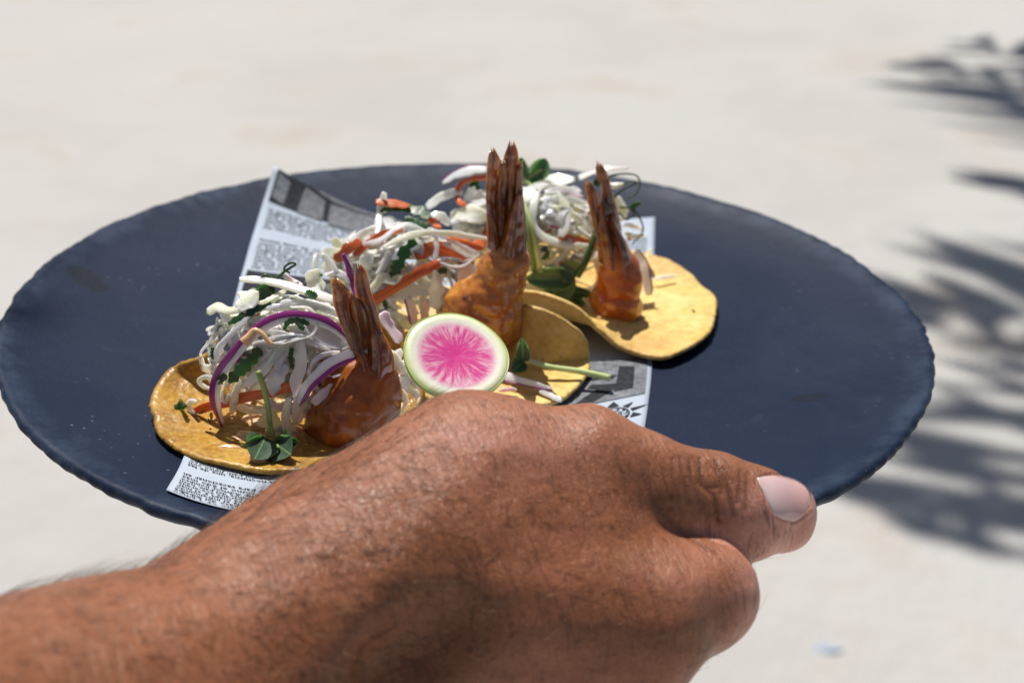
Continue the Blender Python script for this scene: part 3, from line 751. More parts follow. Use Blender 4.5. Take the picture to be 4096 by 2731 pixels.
S2 = shrimp(Z2, -.0200,
    [(1270, 920, 130, 0), (1240, 1010, 150, 0), (1200, 1110, 185, 0), (1130, 1240, 215, 0), (1080, 1360, 235, .001), (1190, 1330, 150, 0), (960, 1330, 190, .002), (900, 1420, 170, .003), (1200, 1480, 150, 0), (1120, 1540, 150, 0), (1310, 960, 80, 0)],
    [([(1150, 820), (1110, 660), (1092, 470), (1100, 230), (1112, 120), (1125, 80)], [(1190, 800), (1175, 640), (1165, 480), (1178, 300), (1198, 150), (1150, 82)], -.0004, Z2),
     ([(1170, 780), (1155, 560), (1165, 350), (1192, 200), (1212, 170)], [(1255, 760), (1262, 560), (1266, 350), (1255, 220), (1230, 172)], .0004, Z2),
     ([(1230, 760), (1242, 500), (1240, 300), (1236, 150), (1262, 75), (1286, 34)], [(1310, 740), (1340, 560), (1345, 350), (1342, 180), (1332, 100), (1300, 36)], .0014, Z2),
     ([(1290, 800), (1312, 560), (1328, 380), (1340, 230), (1352, 190)], [(1392, 840), (1393, 600), (1378, 420), (1376, 260), (1378, 180)], .0002, Z2)],
    [([(1180, 880), (1235, 730), (1290, 560), (1345, 430)], [(1400, 920), (1398, 720), (1386, 560), (1366, 415)], -.0012, Z2),
     ([(1105, 860), (1100, 680), (1098, 560), (1108, 490)], [(1220, 890), (1195, 770), (1162, 640), (1128, 510)], -.0008, Z2)],
    "golden lumpy battered shrimp in the middle taco, the tallest of the upright tails", .0009)
S3 = shrimp(Z2, .0150,
    [(2170, 1300, 140, 0), (2130, 1380, 110, 0), (2230, 1340, 90, 0), (2080, 1300, 90, .002), (2010, 1250, 90, .004)],
    [([(1990, 820), (1950, 700), (1920, 560), (1895, 430), (1892, 365), (1903, 345)], [(2030, 780), (2000, 600), (1980, 470), (1962, 400), (1922, 350)], .0002, Z2),
     ([(2060, 660), (2018, 480), (2022, 380), (1985, 300), (1968, 220), (1982, 190)], [(2168, 720), (2135, 560), (2095, 420), (2062, 300), (2032, 220), (2000, 190)], .0010, Z2),
     ([(2010, 780), (1990, 620), (2000, 520), (2022, 470)], [(2100, 780), (2090, 600), (2064, 520), (2034, 472)], -.0006, Z2)],
    [([(2000, 980), (1990, 820), (1988, 700), (2008, 600)], [(2180, 1020), (2155, 850), (2112, 720), (2050, 590)], -.0006, Z2),
     ([(2120, 1030), (2098, 800), (2085, 680), (2088, 600)], [(2296, 1120), (2232, 880), (2162, 740), (2096, 600)], -.0012, Z2)],
    "dark red shrimp with a forked tail standing in the farthest taco beside curling tendrils", .0006,
    glaze=[(2160, 1150, 150, 0), (2190, 1050, 130, 0), (2130, 960, 120, 0), (2090, 1100, 110, .001), (2220, 1200, 90, 0), (2080, 860, 90, 0)])

# ------------------------------------------------------------------ slaw
class Mound:
    def __init__(s, px, py, Y, rad):
        s.C = at_y(px, py, Y); s.r = np.array(rad)
    def hit(s, px, py, off=0.0):
        d = ray(px, py); r = s.r * (1 + off)
        o = (CAM_POS - s.C) / r; q = d / r
        A = q @ q; Bq = o @ q; Cc = o @ o - 1; D = Bq * Bq - A * Cc
        t = (-Bq - math.sqrt(D)) / A if D > 0 else -Bq / A
        return CAM_POS + d * t
    def normal(s, P): return unit((np.asarray(P) - s.C) / s.r ** 2)
MO = {1: Mound(1180, 1470, -.064, (.0300, .0150, .0225)), 2: Mound(1590, 1130, -.001, (.0270, .0140, .0200)), 3: Mound(2150, 960, .034, (.0310, .0150, .0175))}
ZFN = {'1': Z1, '2': Z2, '3': Z3, '4': Z4, '5': Z5}
GRP = {'cabbage_shred': "cabbage shreds in the slaw", 'carrot_strip': "carrot strips in the slaw", 'onion_slice': "red onion slices in the slaw", 'herb_leaf': "chopped green herb leaves in the slaw"}
CATN = {'cabbage_shred': 'cabbage', 'carrot_strip': 'carrot', 'onion_slice': 'onion', 'herb_leaf': 'herb'}
def strand3d(name, P, N, width, thick, mat, label, flat_on=.85, wprof=None, skin=None, ruffle=.08, tilt=0.0, group=None, ring=8, jag=0.0):
    n = max(10, min(34, int(len(P) * 7))); P = spline(P, n); N = unit(spline(N, n))
    T = unit(np.gradient(P, axis=0)); W = unit(np.cross(N, T))
    ang = tilt + (1 - flat_on) * np.sin(np.linspace(0, 4, n) + random.random() * 6)
    if jag: wp_j = 1 + jag * (2 * np.abs(((np.linspace(0, 5.3, n) + random.random()) % 1) - .5) - .5)
    W2 = W * np.cos(ang)[:, None] + N * np.sin(ang)[:, None]
    t = np.linspace(0, 1, n)
    wp = np.interp(t, [0, .12, .5, .88, 1], wprof or [.55, .9, 1, .9, .4])
    if jag: wp = wp * wp_j
    wp = wp * (1 + ruffle * np.sin(np.linspace(0, 9 + 6 * random.random(), n) + random.random() * 6))
    ph = random.random() * 6; k1 = 7 + 9 * random.random(); k2 = 19 + 9 * random.random(); am = .5 * ruffle + .05
    wl = width * wp / 2 * (1 + am * np.sin(k1 * t + ph) + am * .7 * np.sin(k2 * t + 2 * ph)); wr = width * wp / 2 * (1 + am * np.sin(k1 * 1.3 * t - ph) + am * .7 * np.sin(k2 * .8 * t + ph))
    if mat is SAUCE: V, F, uv = sweep(P, W2, wl + wr, thick * (.5 + .5 * wp), 8, 1.0)
    else: V, F, uv = ribbon(P, W2, wl, wr, thick * (.55 + .45 * wp), (.04 if skin else random.uniform(-.16, .22)))
    C0 = P[n // 2]
    me = new_mesh(name, V - C0, F, mat, uv=uv)
    o = put(name, me if mat is SAUCE else sharpen(me), label=label, cat=CATN.get(name, name.replace('_', ' ')), group=group or GRP.get(name))
    o.location = C0
    if skin:
        side, sw = skin
        Q = P + W2 * (side * width * wp * .5)[:, None]
        sk = sw / 2 * np.interp(t, [0, .12, .5, .85, 1], [.35, .9, 1, .9, .3]) * (1 + .12 * np.sin(9 * t + ph) + .07 * np.sin(23 * t))
        V, F, uv = ribbon(Q, W2, sk, sk * .8, thick * 1.25, .10)
        put("onion_skin", sharpen(new_mesh("onion_skin", V - C0, F, ONSK, uv=uv)), o)
    return o
def S(mo, z, pts, w_, label, kind='c', off=.04, thick=.0009, **kw):
    """a strand traced over the surface of mound mo; w_ in zoom units"""
    m_ = MO[mo]; zf = ZFN[z]
    offs = off if isinstance(off, (list, tuple)) else [off] * len(pts)
    P = np.array([m_.hit(*zf(*p), o_) for p, o_ in zip(pts, offs)])
    N = m_.normal(P) * .6 + unit(CAM_POS - P) * .6
    width = w_ / 2 * depth_of(P.mean(0)) / KPX
    nm, mat = {'c': ('cabbage_shred', CABB), 'k': ('carrot_strip', CARR), 'o': ('onion_slice', ONION), 'p': ('onion_slice', ONPK), 'h': ('herb_leaf', LEAF), 'v': ('onion_slice', ONSK)}[kind]
    if kind == 'h': kw.setdefault('jag', .55); kw['thick_'] = 1; thick = .00028
    kw.pop('thick_', None)
    if kind == 'k': thick *= .7
    if kind == 'c': thick = thick * .75; width *= .98; kw.setdefault('flat_on', .6)
    if 'skin' in kw and kw['skin']: kw['skin'] = (kw['skin'][0], kw['skin'][1] / 2 * depth_of(P.mean(0)) / KPX)
    return strand3d(nm, P, N, width, thick, mat, label, **kw)

# --- nearest taco
A = "in the nearest taco"
S(1, '1', [(795, 235), (950, 245), (1150, 285), (1350, 345), (1560, 410)], 66, "long straight white cabbage shred poking left over the printed newspaper", off=.16, thick=.0022, wprof=[.5, .8, 1, 1.1, .9], ruffle=.03)
S(1, '1', [(545, 475), (620, 450), (710, 480), (850, 455), (1000, 425), (1110, 370)], 80, "white cabbage shred with a broad blunt end hanging over the plate at the slaw's edge", off=.12, wprof=[.9, 1.3, .8, .7, .4], thick=.0016)
S(1, '1', [(640, 500), (700, 545), (740, 560)], 70, "short torn cabbage scrap under the blunt cabbage end", off=.06)
S(1, '1', [(1130, 445), (960, 460), (850, 530), (780, 620), (680, 720), (620, 810), (608, 910)], 52, "translucent cabbage shred curling down the outer side of the nearest slaw heap", off=.10)
S(1, '1', [(1200, 455), (1340, 460), (1405, 520), (1420, 600), (1370, 680), (1250, 712), (1150, 740), (1050, 745)], 32, "thin cabbage shred curled into an open loop above the big purple onion arc", off=.16, tilt=.9)
S(1, '1', [(1200, 560), (1350, 640), (1480, 700), (1680, 740)], 190, "broad pale yellow-green cabbage piece behind the nearest shrimp tail", off=-.08, thick=.0014)
S(1, '1', [(870, 565), (980, 560), (1110, 520)], 44, "short white cabbage shred tucked above the purple onion arc", off=.02)
S(1, '1', [(1280, 720), (1285, 850), (1280, 950), (1250, 1060), (1258, 1200), (1235, 1390)], 92, "long white cabbage shred hanging down the middle of the nearest slaw heap", off=[.08, .12, .14, .14, .14, .12], wprof=[.7, 1.15, 1, .6, .35])
S(1, '1', [(1260, 700), (1130, 770), (1050, 880), (930, 1010), (815, 1100)], 82, "white cabbage shred sloping down beside the dark herb leaf", off=.08)
S(1, '1', [(1180, 800), (1130, 900), (1115, 1020)], 110, "pale green cabbage piece hanging beside the long white shred", off=.06)
S(1, '1', [(1150, 900), (1080, 1040), (1075, 1175)], 150, "pointed white cabbage piece hanging over the low carrot strip", off=.05, wprof=[.7, 1, 1, .5, .15])
S(1, '1', [(700, 960), (650, 1100), (655, 1190), (690, 1215), (715, 1150)], 40, "thin cabbage shred bent into a hook behind the onion arc", off=.06)
S(1, '1', [(800, 1040), (755, 1180), (733, 1310)], 66, "white cabbage shred with a cut square tip hanging over the low carrot", off=.08)
S(1, '1', [(590, 1035), (510, 1015), (468, 1050), (500, 1090), (585, 1115)], 40, "small cabbage loop sticking out onto the bare tortilla", off=.10)
S(1, '1', [(450, 1215), (395, 1215), (390, 1270), (480, 1345), (600, 1420), (660, 1440)], 46, "sauce-coated cabbage shred lying on the tortilla by the green crumb", off=.12, thick=.0016)
S(1, '1', [(1200, 1180), (1165, 1280), (1175, 1390), (1215, 1480), (1245, 1540)], 95, "sauce-wet cabbage strand ending beside the sprout leaves", off=.14, wprof=[.4, .7, .8, 1.3, .6], thick=.0018)
S(1, '1', [(1140, 1410), (1080, 1480), (1035, 1545)], 48, "short white cabbage strand behind the sprout's fork", off=.12)
S(1, '1', [(1990, 820), (2080, 930), (2150, 1000), (2225, 1100)], 100, "thick white cabbage shred lying right of the nearest shrimp by the radish", off=.10, thick=.0018)
S(1, '1', [(2070, 1010), (2150, 1100), (2225, 1185)], 90, "blunt white cabbage shred below the thick one by the radish", off=.08, thick=.0018)
S(1, '1', [(2060, 1090), (2120, 1190), (2105, 1280), (2030, 1320)], 54, "cabbage shred curling under the right side of the nearest shrimp", off=.02)
S(1, '1', [(1930, 500), (1990, 620), (2080, 740)], 120, "pale pink onion wedge behind the nearest shrimp tail", 'p', off=.05)
S(1, '1', [(1380, 160), (1400, 250), (1440, 350)], 140, "broad translucent cabbage piece standing at the top of the nearest heap", off=.06)
S(1, '1', [(1170, 315), (1050, 390), (940, 440)], 46, "cabbage shred running down under the long straight shred", off=.06)
S(1, '1', [(1350, 1010), (1370, 920), (1450, 845), (1600, 815)], 42, "thin yellow cabbage shred bending toward the shrimp's back", off=.06)
S(1, '1', [(1460, 30), (1540, 110), (1590, 180), (1640, 260)], 60, "pale cabbage shred at the back of the nearest heap by the purple sliver", off=.15)
S(1, '1', [(1470, 200), (1600, 190), (1700, 260)], 60, "white cabbage shred lying across the back of the nearest heap", off=.12)
S(1, '1', [(1060, 470), (1250, 430), (1450, 440), (1600, 520)], 90, "wide white cabbage ribbon arching over the top of the nearest heap", off=.05, thick=.0012)
S(1, '1', [(900, 760), (1000, 740), (1130, 690), (1320, 690)], 60, "white cabbage ribbon inside the purple onion arc", off=.06)
S(1, '1', [(900, 900), (1000, 860), (1150, 800)], 90, "glassy cabbage piece inside the purple onion arc beside the dark leaf", off=.02)
# onions
S(1, '1', [(1650, 715), (1560, 640), (1440, 580), (1300, 548), (1180, 550), (1060, 585), (950, 650), (850, 745), (750, 870), (668, 975), (622, 1070), (612, 1180), (632, 1290), (668, 1400)], 62,
  "large red onion arc with a purple outer skin spanning the nearest slaw heap", 'o', off=.17, skin=(-1, 72), thick=.0012, wprof=[.6, .9, 1, .8, .35], ruffle=.02)
S(1, '1', [(1710, 830), (1560, 885), (1430, 985), (1330, 1095), (1262, 1230)], 88, "short curved red onion slice with a purple stripe resting against the nearest shrimp", 'o', off=.15, skin=(1, 50), thick=.0014, wprof=[.8, 1, 1, .8, .5], ruffle=.02)
S(1, '1', [(1150, 200), (1230, 245), (1300, 280)], 40, "small pink onion sliver at the back of the nearest heap", 'p', off=.13)
S(1, '1', [(1625, 30), (1670, 130), (1700, 240), (1735, 380)], 50, "magenta onion sliver standing behind the nearest shrimp tail", 'v', off=.16)
S(1, '1', [(1040, 1190), (1080, 1240), (1160, 1280), (1240, 1290)], 46, "pink onion sliver low in the nearest heap behind the sprout stem", 'p', off=.0)
S(1, '1', [(1380, 1220), (1450, 1170), (1560, 1080)], 90, "pinkish onion piece pressed against the side of the nearest shrimp", 'p', off=.05)
S(1, '1', [(760, 870), (840, 890)], 40, "tiny magenta onion scrap behind the dark herb leaf", 'v', off=.04)
# carrots
S(1, '1', [(440, 1280), (640, 1225), (900, 1165), (1130, 1110), (1340, 1045)], 84, "orange carrot strip lying low along the front of the nearest heap", 'k', off=.0, thick=.0014)
# herbs
S(1, '1', [(705, 590), (800, 540), (920, 480), (1050, 420)], 60, "dark green herb strip on the outer shoulder of the nearest heap", 'h', off=.12, thick=.0005)
S(1, '1', [(710, 1060), (800, 960), (890, 880), (960, 790)], 100, "large dark green herb leaf slanting inside the purple onion arc", 'h', off=.14, thick=.0005, wprof=[.2, .9, 1, .9, .5])
S(1, '1', [(1150, 635), (1190, 575), (1260, 560), (1355, 592)], 46, "dark parsley sprig lying on the loop of cabbage", 'h', off=.20, thick=.0005)
S(1, '1', [(1245, 560), (1280, 600), (1310, 640)], 46, "small parsley leaflet beside the loop of cabbage", 'h', off=.20, thick=.0005)
S(1, '1', [(1325, 340), (1365, 355), (1415, 380)], 66, "square green herb flake on the long straight cabbage shred", 'h', off=.22, thick=.0005)
S(1, '1', [(285, 1270), (320, 1245), (350, 1225)], 80, "green herb crumb stuck to the bare oily tortilla", 'h', off=.25, thick=.0005)
S(1, '1', [(612, 1060), (650, 1030), (695, 1000)], 62, "green herb flake against the lower end of the purple onion arc", 'h', off=.19, thick=.0005)
S(1, '1', [(1215, 780), (1205, 870), (1225, 950)], 40, "narrow green leaf edge along the long hanging cabbage shred", 'h', off=.13, thick=.0005)
S(1, '1', [(1420, 190), (1460, 200)], 34, "light green herb bit at the back of the nearest heap", 'h', off=.12, thick=.0005)
S(1, '1', [(2070, 1120), (2090, 1180), (2060, 1230)], 60, "green herb scrap right of the nearest shrimp", 'h', off=.0, thick=.0005)
S(1, '1', [(600, 780), (590, 830), (610, 870)], 60, "green leaf edge at the outer foot of the nearest heap", 'h', off=.05, thick=.0005)
# --- middle taco
B_ = "in the middle taco"
S(2, '4', [(1260, 1175), (1450, 1052), (1650, 935), (1795, 862)], 84, "long red-orange carrot strip slanting across the middle taco above the radish", 'k', off=.20, thick=.0014, wprof=[.9, 1, 1, 1, .9], ruffle=.02)
S(2, '4', [(960, 845), (1070, 745), (1175, 690)], 84, "carrot strip at the back corner of the middle heap by the newsprint", 'k', off=.14, thick=.0013)
S(2, '4', [(1110, 805), (1250, 695), (1350, 635), (1500, 600)], 62, "carrot strip with a white shred across it on the middle heap", 'k', off=.08, thick=.0013)
S(2, '4', [(1285, 375), (1400, 385), (1560, 410)], 72, "red carrot strip on the very top of the middle heap", 'k', off=.16, thick=.0013)
S(2, '4', [(1700, 490), (1750, 540), (1795, 585)], 64, "red carrot end dropping from under the dark herb leaf", 'k', off=.10, thick=.0013)
S(2, '4', [(1600, 805), (1750, 745), (1900, 790), (2045, 875)], 120, "wide carrot ribbon in the hollow of the middle heap", 'k', off=.02, thick=.0013)
S(2, '4', [(1860, 665), (2000, 705), (2150, 745)], 66, "orange carrot ribbon running toward the tallest shrimp", 'k', off=.10, thick=.0013)
S(2, '4', [(2070, 690), (2160, 725)], 60, "short carrot end at the side of the tallest shrimp", 'k', off=.06)
S(2, '4', [(1285, 445), (1420, 430), (1600, 440), (1725, 505)], 88, "long dark cilantro leaf lying over the top of the middle heap", 'h', off=.22, thick=.0005, wprof=[.2, .9, 1, .9, .5])
S(2, '4', [(1510, 510), (1610, 535), (1710, 570)], 84, "grey-green cilantro leaf below the long dark one", 'h', off=.20, thick=.0005)
S(2, '4', [(1610, 690), (1520, 760), (1490, 850), (1430, 955)], 95, "toothed dark parsley leaf on the front of the middle heap", 'h', off=.20, thick=.0005, ruffle=.3)
S(2, '4', [(1395, 965), (1445, 935)], 44, "light green parsley tip below the toothed leaf", 'h', off=.16, thick=.0005)
S(2, '4', [(1780, 920), (1860, 925)], 60, "black-green herb scrap beside the carrot strip's end", 'h', off=.14, thick=.0006)
S(2, '4', [(1350, 1130), (1390, 1230), (1420, 1330)], 70, "dark green leaf hanging in the shade behind the radish", 'h', off=.02, thick=.0005)
S(2, '4', [(1340, 745), (1500, 662), (1700, 622), (1900, 632), (2200, 675)], 52, "long white cabbage shred arching over the middle heap to the tallest shrimp", off=.20, thick=.0014)
S(2, '4', [(1180, 720), (1330, 675), (1450, 585), (1550, 560), (1690, 612)], 46, "cabbage shred waving over the top of the middle heap", off=.17)
S(2, '4', [(1355, 300), (1320, 440), (1290, 640)], 58, "upright cabbage shred at the back of the middle heap", off=.10)
S(2, '4', [(1770, 650), (1775, 750), (1755, 850)], 46, "short cabbage shred dropping over the carrot ribbon", off=.16)
S(2, '4', [(1755, 920), (1770, 1050), (1775, 1220)], 125, "white drop-shaped cabbage piece hanging in front of the tallest shrimp", off=.20, wprof=[.25, .5, .9, 1, .6], thick=.002)
S(2, '4', [(1780, 960), (1830, 1120), (1880, 1210), (1845, 1275)], 40, "thin cabbage shred hooked beside the drop-shaped piece", off=.21)
S(2, '4', [(1250, 790), (1180, 930), (1240, 1010)], 120, "glassy wide cabbage piece at the near side of the middle heap", off=.10)
S(2, '4', [(1490, 960), (1440, 1000), (1330, 990), (1250, 1090)], 80, "ruffled white cabbage piece beneath the toothed parsley leaf", off=.15, thick=.0014)
S(2, '4', [(880, 800), (940, 880), (1000, 960)], 62, "pale cabbage shred between newsprint and magenta sliver", off=.12)
S(2, '4', [(1400, 770), (1340, 890), (1300, 985)], 60, "yellow-green cabbage shred on the front of the middle heap", off=.12)
S(2, '4', [(1820, 700), (1950, 765), (2050, 812), (2115, 800)], 38, "pale yellow cabbage shred over the wide carrot ribbon", off=.13)
S(2, '4', [(1870, 680), (2000, 740), (2115, 785)], 36, "thin white cabbage shred between two carrot ribbons", off=.15)
S(2, '4', [(1800, 860), (1900, 892), (2000, 880), (2110, 790)], 18, "thread-thin root fibre crossing in front of the tallest shrimp", off=.22, thick=.0006)
S(2, '4', [(1640, 950), (1690, 1000), (1730, 1040)], 50, "short cabbage shred under the carrot strip's end", off=.14)
S(2, '4', [(1060, 690), (1200, 620), (1280, 570)], 60, "cabbage shred resting on the printed newspaper behind the middle heap", off=.10)
S(2, '4', [(1720, 480), (1800, 490), (1880, 560)], 80, "torn white cabbage edge at the top right of the middle heap", off=.08)
S(2, '4', [(1335, 1255), (1400, 1350), (1490, 1480)], 120, "pale pink onion petal leaning between the two nearer shrimps", 'p', off=.16)
S(2, '4', [(1540, 1140), (1580, 1240), (1590, 1350)], 76, "upright pink onion wedge behind the radish slice", 'p', off=.18, skin=(-1, 16))
S(2, '4', [(1690, 1150), (1680, 1250), (1670, 1330)], 70, "pale onion petal in shade behind the radish slice", 'p', off=.06)
S(2, '4', [(1640, 1340), (1700, 1320)], 60, "cabbage scrap behind the top of the radish slice", off=.0)
# --- farthest taco
S(3, '2', [(738, 345), (840, 280), (960, 240), (1095, 232)], 84, "translucent pale onion petal at the far left end of the farthest heap", 'o', off=.12, skin=(1, 12), wprof=[.2, .7, 1, 1, .8])
S(3, '3', [(1690, 10), (1745, 130), (1775, 250), (1793, 365)], 84, "pale onion petal with a purple edge beside the forked shrimp tail", 'o', off=.14, skin=(1, 12))
S(3, '2', [(1095, 285), (980, 305), (885, 345), (852, 420), (880, 490), (915, 520)], 52, "orange carrot strip bent into a hook on the farthest heap", 'k', off=.14, thick=.0014, wprof=[1, 1, 1, .9, .6])
S(3, '2', [(615, 545), (740, 455), (840, 425), (900, 430)], 72, "thick white cabbage strip arching out at the far left of the farthest heap", off=.14, thick=.0018)
S(3, '2', [(930, 420), (1000, 470), (1060, 520)], 190, "cupped glassy cabbage piece inside the carrot hook", off=.04)
S(3, '2', [(815, 630), (950, 600), (1100, 610)], 150, "layered pale cabbage wedge behind the tallest shrimp", off=.02, thick=.003)
S(3, '2', [(1395, 500), (1480, 390), (1600, 330), (1800, 315)], 120, "large curled cabbage leaf on top of the farthest heap", off=.12)
S(3, '2', [(1500, 430), (1465, 550), (1475, 680), (1560, 780), (1720, 842), (1910, 845)], 64, "long cabbage shred curving in a bowl shape across the farthest heap", off=.17, thick=.0014)
S(3, '2', [(1540, 545), (1700, 562), (1860, 645)], 62, "white cabbage shred lying flat in the middle of the farthest heap", off=.10)
S(3, '2', [(1520, 480), (1700, 470), (1880, 505)], 54, "cabbage shred above the flat one on the farthest heap", off=.10)
S(3, '2', [(1560, 420), (1700, 400), (1850, 410)], 60, "cabbage shred under the large curled leaf", off=.08)
S(3, '2', [(1520, 620), (1650, 660), (1800, 720)], 60, "yellow cabbage shred inside the bowl-shaped curve", off=.06)
S(3, '2', [(1830, 305), (1950, 260), (2060, 232), (2225, 228)], 56, "see-through cabbage sliver reaching over the plate rim behind the forked tail", off=.16, wprof=[1, 1, .8, .5, .3])
S(3, '2', [(2060, 375), (2190, 350)], 56, "short white cabbage strip right of the forked tail", off=.10)
S(3, '2', [(2130, 460), (2170, 560), (2150, 640)], 110, "rounded white cabbage piece right of the forked tail", off=.05)
S(3, '2', [(1440, 1050), (1500, 950), (1570, 870)], 56, "cabbage shred rising from the front of the farthest heap", off=.08)
S(3, '2', [(1760, 790), (1740, 880), (1705, 975)], 56, "pale cabbage shred dropping above the pea leaf", off=.08)
S(3, '2', [(2010, 860), (1965, 960), (1990, 1080), (1960, 1170), (1870, 1200), (1790, 1165)], 44, "ruffled cabbage shred hooking below the forked shrimp", off=.14)
S(3, '2', [(1560, 1030), (1660, 960), (1760, 860)], 50, "yellow cabbage shred behind the pea leaf", off=.04)
S(3, '2', [(1600, 680), (1700, 690), (1760, 720)], 46, "magenta onion sliver deep in the farthest heap", 'v', off=.02)
S(3, '2', [(1660, 790), (1800, 800), (1990, 850)], 70, "orange carrot strip low in the farthest heap", 'k', off=.04)
S(3, '2', [(1360, 1160), (1450, 1180), (1540, 1215)], 90, "white cabbage piece on the folded edge of the farthest tortilla", off=.14, thick=.002)
S(3, '2', [(1345, 1180), (1370, 1250), (1390, 1310)], 44, "orange carrot tip hanging over the folded tortilla edge", 'k', off=.18)
S(3, '2', [(2200, 740), (2280, 770), (2350, 760)], 40, "cabbage shred lying on the right corner of the newspaper", off=.10)
S(3, '2', [(2180, 680), (2270, 690), (2340, 720)], 40, "pale cabbage shred right of the dark red shrimp", off=.08)
S(3, '2', [(1720, 700), (1690, 620), (1740, 540)], 44, "short curled cabbage shred on the upper farthest heap", off=.11)
S(3, '2', [(2230, 760), (2240, 800)], 40, "red carrot bit behind the dark red shrimp", 'k', off=.02)
S(3, '2', [(960, 380), (1000, 350), (1030, 400)], 50, "green herb flake inside the carrot hook", 'h', off=.16, thick=.0005)
S(3, '2', [(1540, 860), (1570, 900), (1545, 960)], 60, "green herb scrap at the front of the farthest heap", 'h', off=.10, thick=.0005)
S(3, '2', [(1425, 530), (1455, 560)], 50, "green herb bit on the large curled leaf's edge", 'h', off=.16, thick=.0005)
# filler shreds inside each heap
def filler(mo, n, label_c, dist):
    m_ = MO[mo]
    for i in range(n):
        q = unit(rng.normal(size=3)); rad = .35 + .58 * rng.random() ** .6
        if rng.random() < .14: rad = rng.uniform(.98, 1.14)
        if q[1] > .35: q[1] = -q[1]
        if q[2] < -.5: q[2] *= -1
        c0 = q * rad; t = unit(np.cross(q, rng.normal(size=3) * [1, .5, .8]))
        L = rng.uniform(.5, 1.15); b = rng.uniform(-.6, .6); cr = np.cross(q, t)
        pts = []
        for s in np.linspace(-1, 1, 5):
            d = c0 + t * (s * L * .5) + cr * (b * (s * s - .4) * .5)
            d = d / max(np.linalg.norm(d) / min(np.linalg.norm(d), rad + .08), 1e-6)
            pts.append(m_.C + d * m_.r)
        P = np.array(pts); P[:, 2] = np.maximum(P[:, 2], plate_z(P[:, 0], P[:, 1]) + .004)
        N = m_.normal(P); r = rng.random()
        if r < .16: strand3d("cabbage_shred", P[1:4], N[1:4], rng.uniform(.0050, .0085), rng.uniform(.0005, .0009), CABB, f"broad torn cabbage flake packed inside the {dist} heap of slaw", flat_on=.7, ruffle=.2, wprof=[.5, .9, 1, .8, .3])
        elif r < .87: strand3d("cabbage_shred", P, N, rng.uniform(.0012, .0046), rng.uniform(.0004, .0008), CABB, label_c, flat_on=.3, ring=6)
        elif r < .94: strand3d("carrot_strip", P, N, rng.uniform(.002, .0032), .0011, CARR, f"orange carrot strip buried inside the {dist} heap of slaw", flat_on=.6, ring=6)
        else: strand3d("onion_slice", P, N, rng.uniform(.0018, .003), .001, ONPK, f"pink onion sliver buried inside the {dist} heap of slaw", flat_on=.5, ring=6)
filler(1, 72, "thin pale cabbage shred packed inside the nearest heap of slaw", "nearest")
filler(2, 74, "thin pale cabbage shred packed inside the middle heap of slaw", "middle")
filler(3, 80, "thin pale cabbage shred packed inside the farthest heap of slaw", "farthest")

def slivers():
    Vs = []; Fs = []; U = []; o = 0
    for mo, cnt in ((1, 70), (2, 80), (3, 80)):
        m_ = MO[mo]
        for i in range(cnt):
            q = unit(rng.normal(size=3)); q[1] = -abs(q[1]) if rng.random() < .8 else q[1]; q[2] = abs(q[2]) if q[2] < -.3 else q[2]
            rad = rng.uniform(.80, 1.04); rad = min(rad, .90) if q[0] < -.4 else rad
            t = unit(np.cross(q, rng.normal(size=3) * [1, .5, .8])); L = rng.uniform(.35, .95); b = rng.uniform(-.5, .5); cr = np.cross(q, t)
            P = []
            for s_ in np.linspace(-1, 1, 5):
                d = q * rad + t * (s_ * L * .5) + cr * (b * (s_ * s_ - .4) * .5); P.append(m_.C + d / max(np.linalg.norm(d) / (rad + .03 * rng.random()), 1e-6) * m_.r)
            P = np.array(P); P[:, 2] = np.maximum(P[:, 2], plate_z(P[:, 0], P[:, 1]) + .005); n = 12
            N = unit(spline(m_.normal(P), n)); P = spline(P, n); T = unit(np.gradient(P, axis=0)); W = unit(np.cross(N, T)); tt = np.linspace(0, 1, n)
            an = rng.uniform(-1, 1) + .6 * np.sin(3 * tt); W = W * np.cos(an)[:, None] + N * np.sin(an)[:, None]
            w_ = rng.uniform(.0007, .0018) / 2 * np.interp(tt, [0, .2, .8, 1], [.5, 1, .9, .3])
            V, F, uv = ribbon(P, W, w_, w_, .0005, .1); Vs.append(V); U.append(uv); Fs += [tuple(o + x for x in f) for f in F]; o += len(V)
    put("fine_cabbage_slivers", sharpen(new_mesh("fine_cabbage_slivers", np.vstack(Vs), Fs, CABB, uv=np.vstack(U))), label="finest white cabbage slivers strewn through all three heaps", cat="cabbage", kind="stuff")
slivers()
# loose pieces on tortillas
def lay(name, pts, zf, h, w_, thick, mat, label, group=None, cat=None, **kw):
    P = np.array([at_z(*zf(*p), ZF + hh) for p, hh in zip(pts, h if isinstance(h, (list, tuple)) else [h] * len(pts))])
    N = np.tile([0, -1.0, .55], (len(P), 1)); width = w_ / 2 * depth_of(P.mean(0)) / KPX
    o = strand3d(name, P, N, width, thick, mat, label, group=group, **kw)
    if cat: o["category"] = cat
    return o
lay("onion_slice", [(640, 1010), (800, 1055), (930, 1085), (1015, 1112)], Z3, .0055, 70, .0014, ONION, "pointed red onion sliver with a pink edge lying right of the radish", skin=(-1, .0005), wprof=[1, 1, .8, .5, .15], ruffle=.02)
lay("onion_slice", [(590, 1125), (660, 1115), (735, 1115)], Z3, .0045, 36, .0012, ONPK, "small pink onion scrap under the pointed sliver")
lay("cabbage_shred", [(920, 1130), (1010, 1165), (1090, 1205)], Z3, .0042, 44, .0012, CABB, "white cabbage shred on the front edge of the middle tortilla")
lay("cabbage_shred", [(1830, 232), (1910, 222), (2003, 208)], Z3, .0050, 34, .0014, CABB, "small white cabbage stick lying alone on the farthest tortilla")
